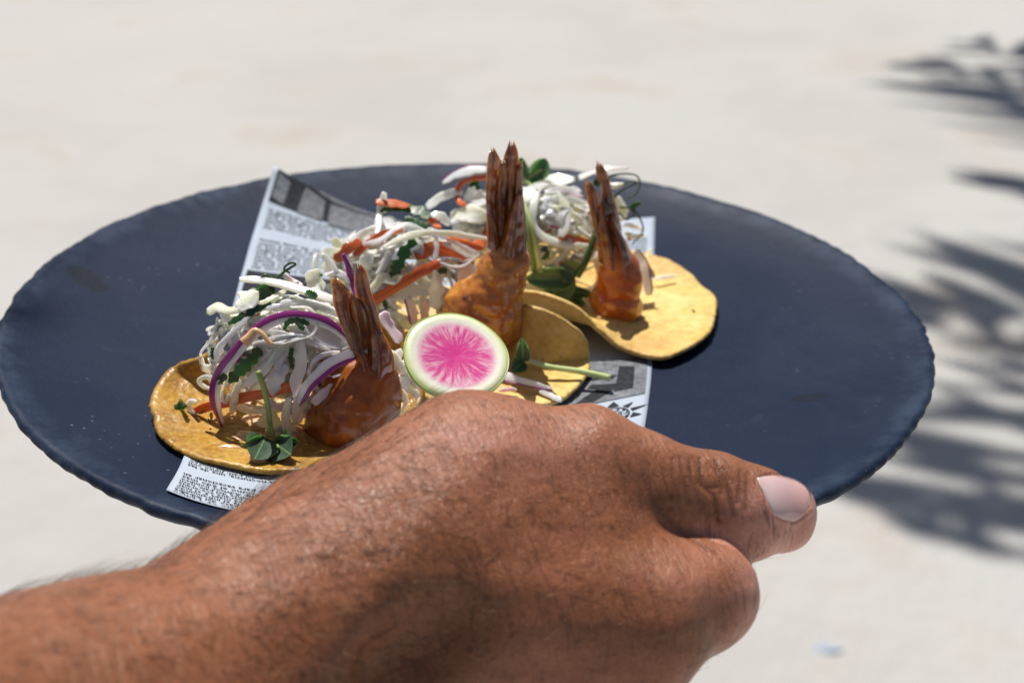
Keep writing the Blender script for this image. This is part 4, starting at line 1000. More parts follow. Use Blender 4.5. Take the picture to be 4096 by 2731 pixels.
lay("cabbage_shred", [(1760, 90), (1785, 40), (1800, 0)], Z3, [.004, .008, .012], 40, .0010, CABB, "pale cabbage end standing at the back edge of the farthest tortilla")
def on_top(px, py, h=0.0):
    P = at_z(px, py, ZF)
    for _ in range(6): P = at_z(px, py, float(plate_z(P[0], P[1])) + .0027 + h)
    return P
# sauce
def blob(name, zf, x, y, rx, ry, hz, h0, label):
    n = 26; V = []; F = []; C = on_top(*zf(x, y)); ex = at_z(*zf(x + rx, y), C[2]) - C; ey = at_z(*zf(x, y - ry), C[2]) - C
    rings = 7
    for i in range(rings + 1):
        t = i / rings
        for j in range(n):
            a = 2 * math.pi * j / n; wob = 1 + .16 * math.sin(3 * a + x) + .09 * math.sin(5 * a + y)
            V.append(ex * (math.cos(a) * t * wob) + ey * (math.sin(a) * t * wob) + np.array([0, 0, hz * math.sqrt(max(0, 1 - t * t)) - .0003]))
    for i in range(rings):
        for j in range(n):
            k = (j + 1) % n; F.append((i * n + j, (i + 1) * n + j, (i + 1) * n + k, i * n + k))
    o = put(name, new_mesh(name, np.array(V), F, SAUCE), label=label, cat="sauce", group="dabs of creamy chilli sauce"); o.location = C
blob("sauce_dab", Z5, 955, 672, 85, 34, .0022, .0030, "shiny peach sauce drop under the sprout's left leaf")
blob("sauce_dab", Z5, 1150, 470, 150, 80, .0018, .0032, "peach sauce pool on the tortilla behind the sprout leaves")
blob("sauce_dab", Z5, 720, 575, 120, 18, .0010, .0030, "thin peach sauce smear on the nearest tortilla")
blob("sauce_dab", Z5, 870, 500, 170, 48, .0014, .0030, "pale sauce streak running under the slaw's front foot")
blob("sauce_dab", Z5, 940, 350, 130, 70, .0016, .0034, "shaded peach sauce patch beneath the hanging cabbage")
P = np.array([MO[1].hit(*Z1(*p), .22) for p in ((830, 745), (880, 690), (915, 645), (975, 665), (1020, 720), (1060, 755))])
strand3d("sauce_dab", P, unit(CAM_POS - P), .0022, .0012, SAUCE, "peach sauce drip looped over the purple onion arc", wprof=[1.4, 1.5, .7, .6, .6], group="dabs of creamy chilli sauce")["category"] = "sauce"
# sesame seeds
def seed(P, label):
    o = put("sesame_seed", None, label=label, cat="seed", group="black sesame seeds"); o.location = P
    n = 8; V = []; F = []; d = unit(rng.normal(size=3)); e = unit(np.cross(d, [0, 0.2, 1]))
    f = np.cross(d, e)
    for i in range(7):
        t = i / 6; r = math.sin(math.pi * min(max(t, .04), .96)) ** .7 * .00055 * (1 - .3 * t)
        for j in range(n):
            a = 2 * math.pi * j / n; V.append(d * ((t - .5) * .0022) + e * (r * math.cos(a)) + f * (r * .6 * math.sin(a)))
    for i in range(6):
        for j in range(n): F.append((i * n + j, i * n + (j + 1) % n, (i + 1) * n + (j + 1) % n, (i + 1) * n + j))
    o.data = None
    me = new_mesh("sesame_seed", V, F, SEED)
    COL.objects.unlink(o); bpy.data.objects.remove(o)
    o = put("sesame_seed", me, label=label, cat="seed", group="black sesame seeds"); o.location = P
for (x, y), zf, h, lb in (((555, 372), Z5, .0055, "black sesame seed on the sauce-coated cabbage of the nearest taco"), ((492, 303), Z5, .0058, "black sesame seed under the low carrot's tip"), ((2080, 1350), Z1, .0045, "black sesame seed near the wrist on the nearest tortilla"), ((2150, 487), Z3, .0045, "black sesame speck on the open end of the farthest tortilla")):
    seed(on_top(*zf(x, y), h - .0035), lb)
seed(MO[2].hit(*Z4(1785, 815), .26), "black sesame seed above the carrot strip's end on the middle heap")
seed(MO[1].hit(*Z1(1440, 1082), .26), "black sesame seed on the short curved onion slice")
seed(MO[3].hit(*Z2(2225, 755), .22), "black sesame seed beside the dark red shrimp")

# ------------------------------------------------------------------ radish
def radish():
    C = at_d(1824, 1430, .478)
    e1 = at_d(2010, 1490, .482) - C; e1 = unit(e1)
    vw = unit(CAM_POS - C)
    up = unit(np.cross(vw, e1)); n = unit(vw * .80 + up * .60)       # leans back
    e2 = unit(np.cross(n, e1)); e1 = unit(np.cross(e2, n))
    rad = .0147; th = .0016; k = 96
    V = []; F = []
    for z, rr in ((th / 2, 0), (th / 2, .5), (th / 2, .85), (th / 2, .975), (0, 1.0), (-th / 2, .975), (-th / 2, .5), (-th / 2, 0)):
        for i in range(k):
            a = 2 * math.pi * i / k; wob = 1 + .012 * math.sin(2 * a + 1) + .006 * math.sin(5 * a)
            V.append((rad * rr * wob * math.cos(a), rad * rr * wob * math.sin(a), z + .0010 * (rr * math.cos(a + .6)) ** 2))
    for i in range(7):
        for j in range(k): F.append((i * k + j, (i + 1) * k + j, (i + 1) * k + (j + 1) % k, i * k + (j + 1) % k))
    o = put("radish_slice", new_mesh("radish_slice", V, F, RAD), label="round watermelon radish slice, bright pink centre and pale green rim, leaning before the middle taco", cat="radish")
    o.matrix_world = Matrix(((e1[0], e2[0], n[0], C[0]), (e1[1], e2[1], n[1], C[1]), (e1[2], e2[2], n[2], C[2]), (0, 0, 0, 1)))
    V = []; F = []; q = 8
    for i in range(k):
        a = 2 * math.pi * i / k; wob = 1 + .012 * math.sin(2 * a + 1) + .006 * math.sin(5 * a)
        for j in range(q):
            b = 2 * math.pi * j / q
            r = rad * wob + .00022 * math.cos(b)
            V.append((r * math.cos(a), r * math.sin(a), .00080 * math.sin(b) + .0010 * (math.cos(a + .6)) ** 2))
    for i in range(k):
        for j in range(q): F.append((i * q + j, ((i + 1) % k) * q + j, ((i + 1) % k) * q + (j + 1) % q, i * q + (j + 1) % q))
    put("rind", new_mesh("rind", V, F, RIND), o)
radish()

# ------------------------------------------------------------------ sprouts, pea shoot and tendrils
def leaf_mesh(base, tip, width, cup=.25, heart=.0, n=14, wvec=None, thick=.00045, curl=.1):
    base = np.array(base); tip = np.array(tip); L = np.linalg.norm(tip - base); ax = unit(tip - base)
    vw = unit(CAM_POS - base); wd = unit(np.cross(ax, vw)) if wvec is None else unit(wvec); nr = np.cross(wd, ax)
    V = []; m_ = 9; uv = []
    for sgn in (1, -1):
        for i in range(n + 1):
            t = i / n
            wv = (max(math.sin(math.pi * min(t, 1) ** .75), 0) ** .55 if 0 < t < 1 else 0.03) * width / 2
            for j in range(m_):
                s = j / (m_ - 1) * 2 - 1
                dip = heart * abs(s) * (1 - abs(s)) * 0 + heart * L * (1 - abs(s) ** 1.0) * 0
                notch = heart * L * max(0, t - .6) * (1 - abs(s)) * -1.2
                p = base + ax * (t * L + notch) + wd * (s * wv) + nr * (cup * wv * s * s * 1.2 - curl * L * t * t + sgn * thick / 2 * (1 - s * s * .8))
                V.append(p); uv.append((t * L, s * wv, t))
    F = []; o = (n + 1) * m_
    for i in range(n):
        for j in range(m_ - 1):
            a = i * m_ + j; F.append((a, a + 1, a + m_ + 1, a + m_)); F.append((o + a, o + a + m_, o + a + m_ + 1, o + a + 1))
    return np.array(V), F, np.array(uv)
def plant(name, label, cat, stems, leaves, group=None):
    """stems: (pts3d, r0, r1, mat, partname); leaves: (base, tip, width, cup, heart, curl, mat)"""
    C0 = np.array(stems[0][0][0])
    root = put(name, None, label=label, cat=cat, group=group); root.location = C0
    for pts, r0, r1, mat, pn in stems:
        n = max(10, len(pts) * 6); P = spline(pts, n); V, F, uv = tube(P - C0, np.linspace(r0, r1, n), 7)
        put(pn, new_mesh(pn, V, F, mat, uv=uv), root)
    for b, t, wd, cup, he, cu, mat in leaves:
        V, F, uv = leaf_mesh(b, t, wd, cup, he, curl=cu); put("leaf", new_mesh("leaf", V - C0, F, mat, uv=uv), root)
def m1(x, y, o): return MO[1].hit(*Z1(x, y), o)
def t5(x, y, h): return at_z(*Z5(x, y), ZF + h + .0008)
spr_y = -.088
def y5(x, y, dy=0): return at_y(*Z5(x, y), spr_y + dy)
plant("radish_sprout", "green sprout with two rounded leaves dangling onto the nearest tortilla", "sprout",
      [([y5(945, -30), y5(985, 80), y5(1020, 230), y5(1040, 390)], .00085, .0008, STEM, "stem"),
       ([y5(1040, 385), y5(1025, 460), y5(1005, 520), t5(960, 560, .006)], .0006, .0004, STEM, "stem"),
       ([y5(1040, 385), y5(1065, 470), y5(1090, 540), t5(1110, 580, .006)], .0006, .0004, STEM, "stem")],
      [(y5(1005, 500), t5(915, 672, .0055), .0100, .22, .0, .02, PEA), (y5(1000, 535), t5(845, 560, .0085), .0045, .3, 0, .05, PEA), (y5(1082, 545), t5(1215, 640, .0058), .0105, .28, .0, -.02, PEA), (y5(1095, 560), t5(1270, 530, .008), .0055, .4, 0, .0, PEA)], "leafy sprouts on the tacos")
h3 = lambda x, y, h: at_z(*Z3(x, y), ZF + h)
plant("radish_sprout", "pale stemmed sprout lying right of the radish and over the tortilla's edge", "sprout",
      [([h3(1480, 1022, .0045), h3(1250, 972, .0055), h3(1000, 935, .0065), h3(860, 895, .0075), h3(795, 880, .008)], .0011, .0008, PSTEM, "stem")],
      [(h3(790, 890, .008), h3(700, 970, .0065), .0052, .3, 0, .05, PEA), (h3(785, 885, .008), at_y(*Z3(778, 720), -.047), .0045, .4, 0, .05, PEA)], "leafy sprouts on the tacos")
def m3(x, y, o): return MO[3].hit(*Z2(x, y), o)
plant("pea_shoot", "dark broad-leaved pea shoot at the front of the farthest taco", "herb",
      [([m3(1970, 715, .2), m3(1930, 850, .24), m3(1880, 980, .27), m3(1815, 1090, .3)], .0010, .0013, DSTEM, "stem"),
       ([m3(1700, 1230, .25), m3(1850, 1330, .30), m3(1960, 1380, .34), m3(2020, 1440, .34), m3(1970, 1510, .34)], .0006, .0003, DSTEM, "tendril"),
       ([m3(1960, 1380, .34), m3(2030, 1400, .36), m3(2050, 1310, .36), m3(2020, 1260, .36)], .0004, .0003, DSTEM, "tendril")],
      [(m3(1790, 1110, .28), m3(1400, 1110, .28), .0080, .6, 0, -.1, PEA), (m3(1800, 1090, .27), m3(1560, 1290, .30), .0092, .5, 0, .05, PEA), (m3(1810, 1090, .28), m3(1690, 990, .22), .0085, .4, 0, .1, PEA), (m3(1700, 1200, .26), m3(1960, 1240, .28), .0040, .2, 0, .05, PEA), (m3(1720, 1210, .26), m3(1900, 1440, .32), .0065, .3, 0, .05, PEA)])
plant("cilantro_sprig", "small green sprig with a cupped leaf behind the tallest shrimp tail", "herb",
      [([m3(1500, 420, .1), m3(1430, 350, .12), m3(1380, 320, .12)], .0009, .0007, STEM, "stem"), ([m3(1400, 330, .1), m3(1480, 260, .12), m3(1540, 230, .12)], .0008, .0006, STEM, "stem")],
      [(m3(1490, 300, .1), m3(1565, 150, .1), .0070, .5, 0, .1, PEA), (m3(1390, 300, .1), m3(1365, 140, .08), .0040, .5, 0, .1, PEA), (m3(1400, 300, .12), m3(1560, 300, .12), .0045, .3, 0, .05, PEA)])
plant("pea_tendril", "thin dark green tendril curling in rings right of the forked shrimp tail", "tendril",
      [([m3(1980, 340, .12), m3(2060, 295, .14), m3(2180, 272, .14), m3(2290, 285, .14), m3(2320, 350, .12), m3(2290, 430, .1), m3(2220, 470, .1)], .00040, .00022, DSTEM, "tendril"),
       ([m3(2100, 465, .1), m3(2190, 395, .12), m3(2290, 345, .14), m3(2240, 330, .14), m3(2180, 370, .14)], .0004, .00022, DSTEM, "tendril"),
       ([m3(2150, 540, .12), m3(2260, 550, .12), m3(2330, 650, .1), m3(2340, 740, .1), m3(2260, 832, .1)], .0004, .00022, DSTEM, "tendril"),
       ([m3(2150, 580, .1), m3(2210, 635, .12), m3(2270, 600, .12), m3(2250, 530, .14), m3(2320, 500, .14)], .0004, .00022, DSTEM, "tendril")],
      [(m3(2240, 540, .14), m3(2330, 500, .14), .0022, .3, 0, .05, PEA), (m3(1960, 370, .14), m3(2010, 290, .14), .0028, .3, 0, .05, LEAF)])
plant("pea_tendril", "dark wiry tendril curled over the newspaper behind the nearest heap", "tendril",
      [([m1(920, 400, .1), m1(970, 300, .14), m1(1060, 250, .16), m1(1160, 170, .18), m1(1245, 115, .2), m1(1200, 105, .2), m1(1150, 150, .2), m1(1200, 185, .2)], .0005, .0003, DSTEM, "tendril"),
       ([m1(970, 230, .14), m1(1000, 200, .16), m1(1040, 220, .16), m1(1080, 240, .16), m1(1180, 250, .16)], .0005, .0003, DSTEM, "tendril")],
      [(m1(1050, 330, .06), m1(920, 400, .06), .0060, .3, 0, .05, LEAF), (m1(1080, 300, .06), m1(960, 330, .06), .0050, .3, 0, .05, LEAF)])
for x0, y0, x1, y1, x2, y2, o_ in ((1380, 470, 1460, 720, 1525, 1050, .2), (1395, 560, 1430, 760, 1475, 1050, .18)):
    plant("sprout_stem", "pale green sprout stem standing right of the tallest shrimp" if x0 < 1390 else "thinner green sprout stem beside the pale one", "sprout",
          [([m3(x0, y0, o_), m3(x1, y1, o_ + .03), m3(x2, y2, o_ + .06)], .0009, .0009, PSTEM if x0 < 1390 else STEM, "stem")], [], "leafy sprouts on the tacos")

# ------------------------------------------------------------------ hand and forearm
def hand():
    lo = [-.20, -.285, -.115]; hi = [.125, -.045, .060]
    fd = Field(lo, hi, .00062, .03)
    def cap(p, q, k=.008, sub=False):
        fd.capsule(at_d(*p[:3]), at_d(*q[:3]), p[3], q[3], k, sub)
    # forearm
    cap((-900, 3520, .285, .043), (300, 3085, .345, .0325), .02)
    cap((-900, 3760, .300, .040), (300, 3250, .362, .030), .02)
    cap((300, 3085, .345, .0325), (1150, 2560, .386, .0265), .02)
    cap((300, 3250, .362, .030), (1250, 2740, .398, .0255), .02)
    # wrist / back of the hand
    cap((1150, 2560, .386, .0265), (1700, 2270, .402, .024), .016)
    cap((1250, 2740, .398, .0255), (1750, 2560, .405, .022), .016)
    # thumb metacarpal (thenar side)
    cap((1330, 2230, .402, .0205), (1900, 1915, .412, .0185), .014)
    cap((1900, 1915, .412, .0185), (2330, 1850, .416, .0130), .012)
    # metacarpals
    cap((1600, 2260, .397, .0185), (2805, 2378, .4115, .0119), .012)
    cap((1600, 2400, .396, .0190), (2590, 2480, .402, .0150), .012)
    cap((1600, 2600, .398, .0190), (2440, 2660, .406, .0145), .012)
    cap((1600, 2780, .402, .0180), (2280, 2830, .412, .0135), .012)
    # palm behind
    cap((1700, 2250, .420, .020), (2350, 2250, .428, .018), .012)
    cap((1750, 2600, .425, .020), (2350, 2600, .430, .017), .012)
    # web between thumb and index
    cap((2200, 2060, .415, .0130), (2520, 2270, .421, .0115), .010)
    # muscle between thumb and index metacarpals
    cap((1780, 2080, .408, .0200), (2320, 2060, .4105, .0135), .014)
    cap((2320, 2070, .4110, .0125), (2575, 2260, .4130, .0104), .0035)
    cap((2575, 2260, .4130, .0104), (2805, 2378, .4115, .0114), .005)
    # thumb phalanges : small blend so that the fold against the hand stays
    cap((2360, 1850, .4145, .0128), (2560, 1915, .4165, .0114), .006)
    cap((2560, 1915, .4165, .0114), (2840, 2000, .4235, .0113), .0022)
    cap((2840, 2000, .4235, .0112), (2990, 2038, .4275, .0105), .004)
    cap((2990, 2038, .4275, .0105), (3118, 2058, .4315, .0097), .004)
    # soft lower pad of the thumb and the flesh behind the fold
    cap((2640, 1990, .4150, .0108), (2960, 2085, .4250, .0102), .004)
    cap((2540, 2110, .4170, .0105), (2840, 2250, .4215, .0100), .0018)
    # fingers bend away from the viewer under the plate
    def w2(p): return np.array(p)
    kn = [at_d(2805, 2378, .4115), at_d(2590, 2480, .402), at_d(2440, 2660, .406), at_d(2280, 2830, .412)]
    for i, (K, r) in enumerate(zip(kn, (.0114, .0120, .0115, .0100))):
        P1 = np.array([K[0] - .003, -.128 + .002 * i, -.0285 - .004 * i if i == 0 else -.031 - .002 * i])
        P2 = P1 + [-.010, .030, .0015]; P3 = P2 + [-.010, .020, .003]
        fd.capsule(K, P1, r, r * .9, .006); fd.capsule(P1, P2, r * .88, r * .80, .003); fd.capsule(P2, P3, r * .80, r * .66, .003)
    # the fold between thumb and index knuckle, and the wrist hollow
    fold = [(2560, 1935, .404), (2640, 2055, .407), (2745, 2150, .412), (2860, 2212, .418)]
    # wrist hollow
    cap((1560, 2700, .368, .0062), (1800, 2510, .372, .0042), .014, True)
    for k in range(3):
        ix = [slice(None)] * 3
        for e in (0, -1): ix[k] = e; fd.F[tuple(ix)] = .01
    V, F = fd.mesh()
    N = fd.grad(V)
    # tendons, veins, broad unevenness of the flesh
    px = 2048 + KPX * ((V - CAM_POS) @ RT) / ((V - CAM_POS) @ FW); py = 1365.5 - KPX * ((V - CAM_POS) @ UP) / ((V - CAM_POS) @ FW)
    d = np.zeros(len(V))
    def line(pts, wd):
        P = np.array([at_d(*p) for p in pts]); best = np.full(len(V), 9.)
        for a, b in zip(P[:-1], P[1:]):
            ba = b - a; t = np.clip(((V - a) @ ba) / (ba @ ba), 0, 1); q = V - a - t[:, None] * ba
            q = q - ((q @ FW)[:, None] * FW) * .85
            best = np.minimum(best, np.sqrt((q * q).sum(1)))
        return np.exp(-(best / wd) ** 2)
    d += .0007 * line([(1750, 2330, .385), (2250, 2300, .392), (2780, 2310, .396)], .005)
    d += .0005 * line([(1750, 2470, .385), (2200, 2480, .392), (2580, 2490, .396)], .005)
    d += .0005 * line([(1500, 1960, .39), (1950, 1800, .40), (2350, 1790, .405)], .004)
    d += .00045 * vnoise(V, 95, 1) + .0002 * vnoise(V, 260, 2)
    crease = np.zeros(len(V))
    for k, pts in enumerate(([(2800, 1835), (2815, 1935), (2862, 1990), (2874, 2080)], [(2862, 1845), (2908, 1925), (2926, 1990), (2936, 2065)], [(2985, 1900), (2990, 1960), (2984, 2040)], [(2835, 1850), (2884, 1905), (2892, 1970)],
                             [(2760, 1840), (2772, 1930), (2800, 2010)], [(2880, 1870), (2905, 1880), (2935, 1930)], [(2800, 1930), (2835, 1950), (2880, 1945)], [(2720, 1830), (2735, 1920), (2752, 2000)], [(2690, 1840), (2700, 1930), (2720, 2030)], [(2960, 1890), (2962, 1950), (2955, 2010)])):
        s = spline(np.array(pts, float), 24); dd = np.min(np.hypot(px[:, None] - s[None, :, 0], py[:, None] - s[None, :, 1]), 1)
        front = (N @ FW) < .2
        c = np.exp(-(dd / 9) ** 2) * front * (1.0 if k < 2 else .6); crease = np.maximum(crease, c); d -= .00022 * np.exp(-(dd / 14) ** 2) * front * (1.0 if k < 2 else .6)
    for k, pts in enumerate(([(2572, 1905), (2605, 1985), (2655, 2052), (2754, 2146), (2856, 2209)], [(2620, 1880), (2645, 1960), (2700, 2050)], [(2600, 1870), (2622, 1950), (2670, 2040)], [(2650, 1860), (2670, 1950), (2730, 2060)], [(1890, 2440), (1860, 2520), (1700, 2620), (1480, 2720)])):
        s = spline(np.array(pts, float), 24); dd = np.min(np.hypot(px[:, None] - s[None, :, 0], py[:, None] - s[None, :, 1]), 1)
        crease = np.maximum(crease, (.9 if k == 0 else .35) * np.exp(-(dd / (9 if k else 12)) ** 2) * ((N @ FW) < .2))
    # cuticle fold round the nail
    zo = lambda x, y: (2000 + x / 1.2736, 1500 + y / 1.2736)
    nl = spline(np.array([zo(*p) for p in ((1302, 514), (1318, 555), (1340, 600), (1392, 705), (1440, 737), (1500, 748), (1572, 690))]), 60)
    near = np.where((px > 2950) & ((N @ FW) < .3))[0]; dd = np.min(np.hypot(px[near][:, None] - nl[None, :, 0], py[near][:, None] - nl[None, :, 1]), 1)
    pg = np.array([zo(*p) for p in ((1306, 526), (1342, 600), (1364, 650), (1392, 705), (1440, 737), (1500, 748), (1545, 722), (1572, 670), (1583, 610), (1560, 560), (1515, 520), (1460, 500), (1380, 496))])
    ins = np.zeros(len(near), bool); qx, qy = px[near], py[near]
    for (xa, ya), (xb, yb) in zip(pg, np.roll(pg, -1, 0)):
        ins ^= ((ya > qy) != (yb > qy)) & (qx < (xb - xa) * (qy - ya) / (yb - ya + 1e-9) + xa)
    calm = np.clip((dd - 6) / 22, 0, 1) * (~ins)
    d[near] = d[near] * calm + np.where(ins, -.00012, .00030 * np.exp(-((dd - 8) / 10) ** 2))
    V = V + N * d[:, None]
    me = new_mesh("person", V, F, SKIN)
    ax0 = at_d(0, 2950, .345); ax1 = at_d(2700, 2300, .41); ax = unit(ax1 - ax0)
    al = (V - ax0) @ ax; th = (V - ax0) @ unit(np.cross(ax, FW))
    a = me.attributes.new("along", 'FLOAT_VECTOR', 'POINT'); a.data.foreach_set('vector', np.stack([al, th, (V @ FW)], 1).astype(np.float32).ravel())
    pink = np.clip((px - 2860) / 230, 0, 1) * np.clip((py - 1870) / 120, 0, 1)
    pink = np.maximum(pink, .7 * np.clip((px - 2700) / 150, 0, 1) * np.clip((py - (1960 + (px - 2600) * .42)) / 70, 0, 1) * (V @ FW > CAM_POS @ FW + .408))
    pink = np.maximum(pink, .35 * np.exp(-(((px - 2050) / 420) ** 2 + ((py - 1760) / 150) ** 2)))
    pink = np.maximum(pink, .25 * np.exp(-(((px - 2760) / 160) ** 2 + ((py - 2330) / 130) ** 2)))
    pal = V[:, 1] > -.135; pink = np.where(pal & (V[:, 2] < -.02), .8, pink)
    a = me.attributes.new("pink", 'FLOAT', 'POINT'); a.data.foreach_set('value', pink.astype(np.float32))
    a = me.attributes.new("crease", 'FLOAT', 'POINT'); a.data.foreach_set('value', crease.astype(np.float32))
    root = put("person", me, label="tanned forearm and hand gripping the plate's near rim, thumb on top", cat="person")
    # nail
    zo = lambda x, y: (2000 + x / 1.2736, 1500 + y / 1.2736)
    out = [zo(*p) for p in ((1304, 518), (1316, 548), (1342, 600), (1364, 650), (1392, 705), (1440, 737), (1500, 748), (1545, 722), (1572, 670), (1583, 610), (1562, 566), (1520, 536), (1465, 520), (1385, 512))]
    out = np.array(out); cen = out.mean(0); ring = spline(np.vstack([out, out[:1]]), 61)[:-1]
    NV = []; NF = []; uv = []; lun = []
    def march(pxx, pyy):
        dr = ray(pxx, pyy); ts = np.linspace(.41, .445, 300); f = fd.sample(CAM_POS + dr[None] * ts[:, None])
        k = int(np.argmax(f < 0)) if (f < 0).any() else int(np.argmin(f))
        P = CAM_POS + dr * ts[k]
        for _ in range(4): P = P - fd.grad(P[None])[0] * float(fd.sample(P))      # settle on the skin
        return P
    G = []
    for i in range(9):
        t = i / 8
        for j in range(60):
            p = cen + (ring[j] - cen) * t * (1.0 if t < 1 else .995); G.append(march(*p))
            lun.append(float(np.clip((150 - np.hypot((p[0] - out[2][0]) * 1.0, (p[1] - out[2][1] - 10) * .8)) / 130, 0, 1)))
    G = np.array(G); g = fd.grad(G)
    # smooth plate with a slight crown, standing a little proud at its free edge
    fr = np.array([max(0.0, (q[0]) ) for q in np.zeros((len(G), 1))])
    tt = np.repeat(np.linspace(0, 1, 9), 60)
    top = G + g * (.00034 - .00022 * tt ** 5)[:, None]
    bot = G - g * .0006
    n = len(G)
    for i in range(8):
        for j in range(60):
            k = (j + 1) % 60; NF.append((i * 60 + j, (i + 1) * 60 + j, (i + 1) * 60 + k, i * 60 + k))
    for j in range(60):
        k = (j + 1) % 60; NF.append((480 + j, n + 480 + j, n + 480 + k, 480 + k))
    me = new_mesh("thumb_nail", np.vstack([top, bot]), NF, NAIL)
    e1 = unit(at_d(3200, 2020, .43) - at_d(3030, 1970, .43)); e2 = unit(np.cross(e1, FW))
    a = me.attributes.new("along", 'FLOAT_VECTOR', 'POINT'); VV = np.vstack([top, bot]); a.data.foreach_set('vector', np.stack([(VV - G[0]) @ e2, (VV - G[0]) @ e1, 0 * VV[:, 0]], 1).astype(np.float32).ravel())
    a = me.attributes.new("lunula", 'FLOAT', 'POINT'); a.data.foreach_set('value', np.array(lun + lun, np.float32))
    put("thumb_nail", me, root)
    # arm hair
    vis = np.where(((N @ FW) < .35) & (px < 3060) & (px > -60) & (py < 2760))[0]
    wgt = np.where(px[vis] < 900, .6, 1.0) * np.where(px[vis] < 1700, 1.0, np.where(px[vis] < 2400, .45, .18)) * np.where((px[vis] > 2500) & (py[vis] < 2220), .05, 1)
    wgt = wgt * np.where((px[vis] > 1750) & (py[vis] < 1900), .15, 1)
    ids = rng.choice(vis, 1700, p=wgt / wgt.sum())
    HV = []; HF = []; fair = []
    acr = unit(np.cross(ax, FW))
    for i in ids:
        b = V[i] - N[i] * .0002; nn = N[i]; L = rng.uniform(.003, .0095) * (1.35 if px[i] < 1700 else .65)
        flow = ax * 1.0 + acr * (.45 * math.sin(px[i] / 400 + py[i] / 300) + rng.normal() * .35)
        flow = unit(flow - (flow @ nn) * nn); curl = rng.normal() * .5; side = np.cross(nn, flow)
        m_ = 5; o = len(HV); isf = 1.0 if rng.random() < .12 else 0.0
        for k in range(m_):
            s = k / (m_ - 1); c = b + flow * (L * s) + nn * (L * (.30 * s - .12 * s * s)) + side * (L * curl * s * s)
            r = .000055 * (1 - .8 * s)
            for q in range(3):
                an = 2.094 * q; HV.append(c + side * (r * math.cos(an)) + nn * (r * math.sin(an))); fair.append(isf)
        for k in range(m_ - 1):
            for q in range(3):
                HF.append((o + k * 3 + q, o + k * 3 + (q + 1) % 3, o + (k + 1) * 3 + (q + 1) % 3, o + (k + 1) * 3 + q))
    me = new_mesh("arm_hair", HV, HF, HAIR); a = me.attributes.new("fair", 'FLOAT', 'POINT'); a.data.foreach_set('value', np.array(fair, np.float32))
    put("arm_hair", me, root, kind="stuff")
hand()

# ------------------------------------------------------------------ palm tree standing out of frame, its fronds shade the sand
SH = TO_SUN / TO_SUN[2]
def frond(root, pts, nleaf, leafw, leaflen, seed=0):
    r_ = np.random.default_rng(seed)
    P = spline(pts, 16)
    V, F, uv = tube(P, np.linspace(.020, .004, 16), 6)
    put("rachis", new_mesh("rachis", V, F, BARK), root)
    T = unit(np.gradient(P, axis=0)); LV = []; LF = []
    side = unit(np.cross(T, [0, 0, 1.0]))
    for s in (-1, 1):
        for i in range(nleaf):
            q = min(1, max(.06, .10 + .89 * i / (nleaf - 1) + r_.normal() * .012)); k = q * 15; a = int(min(k, 14)); f = k - a
            c = P[a] * (1 - f) + P[a + 1] * f; tt = T[a]; sd = side[a] * s
            L = leaflen * (math.sin(math.pi * (.18 + .74 * q))) * r_.uniform(.55, 1.15)
            dr = unit(sd * (.75 + .22 * r_.normal()) + tt * (.65 + .35 * r_.normal()) + np.array([0, 0, -.2 + r_.normal() * .22])); wv = unit(np.cross(dr, [0, 0, 1.0])) * leafw / 2
            o = len(LV)
            for z, ww in ((0, .5), (.35, 1), (.75, .7), (1, .05)):
                m_ = c + dr * (L * z) + np.array([0, 0, -.22 * L * z * z])
                LV += [m_ - wv * ww, m_ + np.array([0, 0, .004]), m_ + wv * ww]
            for z in range(3):
                b = o + z * 3; LF += [(b, b + 1, b + 4, b + 3), (b + 1, b + 2, b + 5, b + 4)]
    put("frond", new_mesh("frond", LV, LF, PALM, smooth=False), root)
def palm(base, top, tips, label, leafw, leaflen, nleaf=24):
    """tips: free ends of the fronds, in space"""
    root = put("palm_tree", None, label=label, cat="tree", group="palm trees around the sand")
    base = np.array(base); top = np.array(top)
    t = np.linspace(0, 1, 16)[:, None]; P = base * (1 - t) + top * t; P[:, 0] += .05 * np.sin(3 * t[:, 0])
    V, F, uv = tube(P, np.linspace(.15, .10, 16) + .008 * (np.arange(16) % 2), 14); put("trunk", new_mesh("trunk", V, F, BARK), root)
    for i, tip in enumerate(tips):
        tip = np.array(tip, float)
        path = [top, (top + tip) / 2 + [0, 0, .22], tip] if tip.ndim == 1 else [top] + list(tip)
        frond(root, path, nleaf, leafw, leaflen, i + 1)
def shade(px, py, h):
    """point at height h above the sand whose shadow falls where the ray through px,py meets the sand"""
    return at_z(px, py, GZ) + SH * h
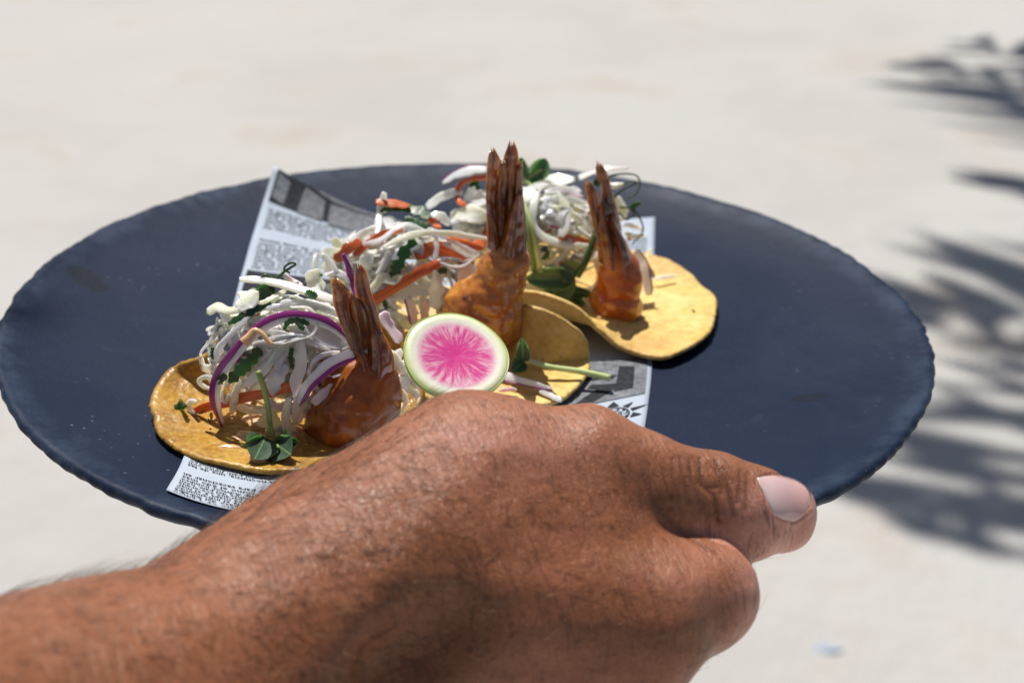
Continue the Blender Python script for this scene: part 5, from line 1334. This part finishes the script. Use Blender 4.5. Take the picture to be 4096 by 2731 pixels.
palm((2.45, 4.9, GZ), (1.18, 5.35, GZ + 5.6),
     [shade(3660, 1250, 5.0), shade(3500, 2090, 4.9), shade(3900, 170, 2.5), shade(3960, 420, 2.5), shade(4020, 760, 2.6), shade(4040, 2250, 4.8), (2.9, 6.2, 4.2), (2.0, 7.2, 4.3), (1.0, 7.4, 4.3), (3.1, 5.0, 4.2), (.1, 6.6, 4.3)],
     "palm tree beyond the frame whose fronds shade the sand behind the plate", .060, .62, 26)
def over(x, y, h): return np.array([x, y, 0]) + SH * h
palm((-2.4, 1.9, GZ), (-2.25, 1.95, GZ + 3.9),
     [[over(-.75, .35, 2.7), over(-.34, .09, 2.6), over(-.150, -.012, 2.4)], [over(-.75, -.05, 2.7), over(-.40, -.22, 2.6), over(-.13, -.29, 2.4)], (-3.4, 2.6, 2.4), (-3.1, 1.0, 2.4), (-3.6, 1.8, 2.4), (-2.8, 3.1, 2.4)],
     "second palm tree beyond the frame whose frond dapples the plate and forearm", .028, .20, 22)
# ------------------------------------------------------------------ litter on the sand
def litter(name, px, py, size, mat, label, cat, seed_=0):
    C = at_z(px, py, GZ) + np.array([0, 0, .006]); r_ = np.random.default_rng(seed_); n = 14
    V = [(0, 0, .004)]; F = []
    for ring_, rr in ((0, .55), (1, 1.0)):
        for i in range(n):
            a = 2 * math.pi * i / n; q = rr * size * r_.uniform(.75, 1.15)
            V.append((q * math.cos(a), .6 * q * math.sin(a), r_.uniform(-.002, .004)))
    for i in range(n):
        k = (i + 1) % n; F += [(0, 1 + i, 1 + k), (1 + i, 1 + n + i, 1 + n + k, 1 + k)]
    V = np.array(V); B = V - [0, 0, .002]; o = len(V)
    F += [tuple(o + x for x in f[::-1]) for f in F]
    ob = put(name, new_mesh(name, np.vstack([V, B]), F, mat), label=label, cat=cat); ob.location = C
m = M("blue_scrap", rough=.5); m.base(m.ramp(m.noise(40, 2), [(.3, (.24, .33, .48)), (.7, (.32, .41, .54))])); BLUE = m.m
litter("plastic_scrap", 3310, 2610, .020, BLUE, "tiny blurred blue scrap on the sand below the hand", "scrap", 5)
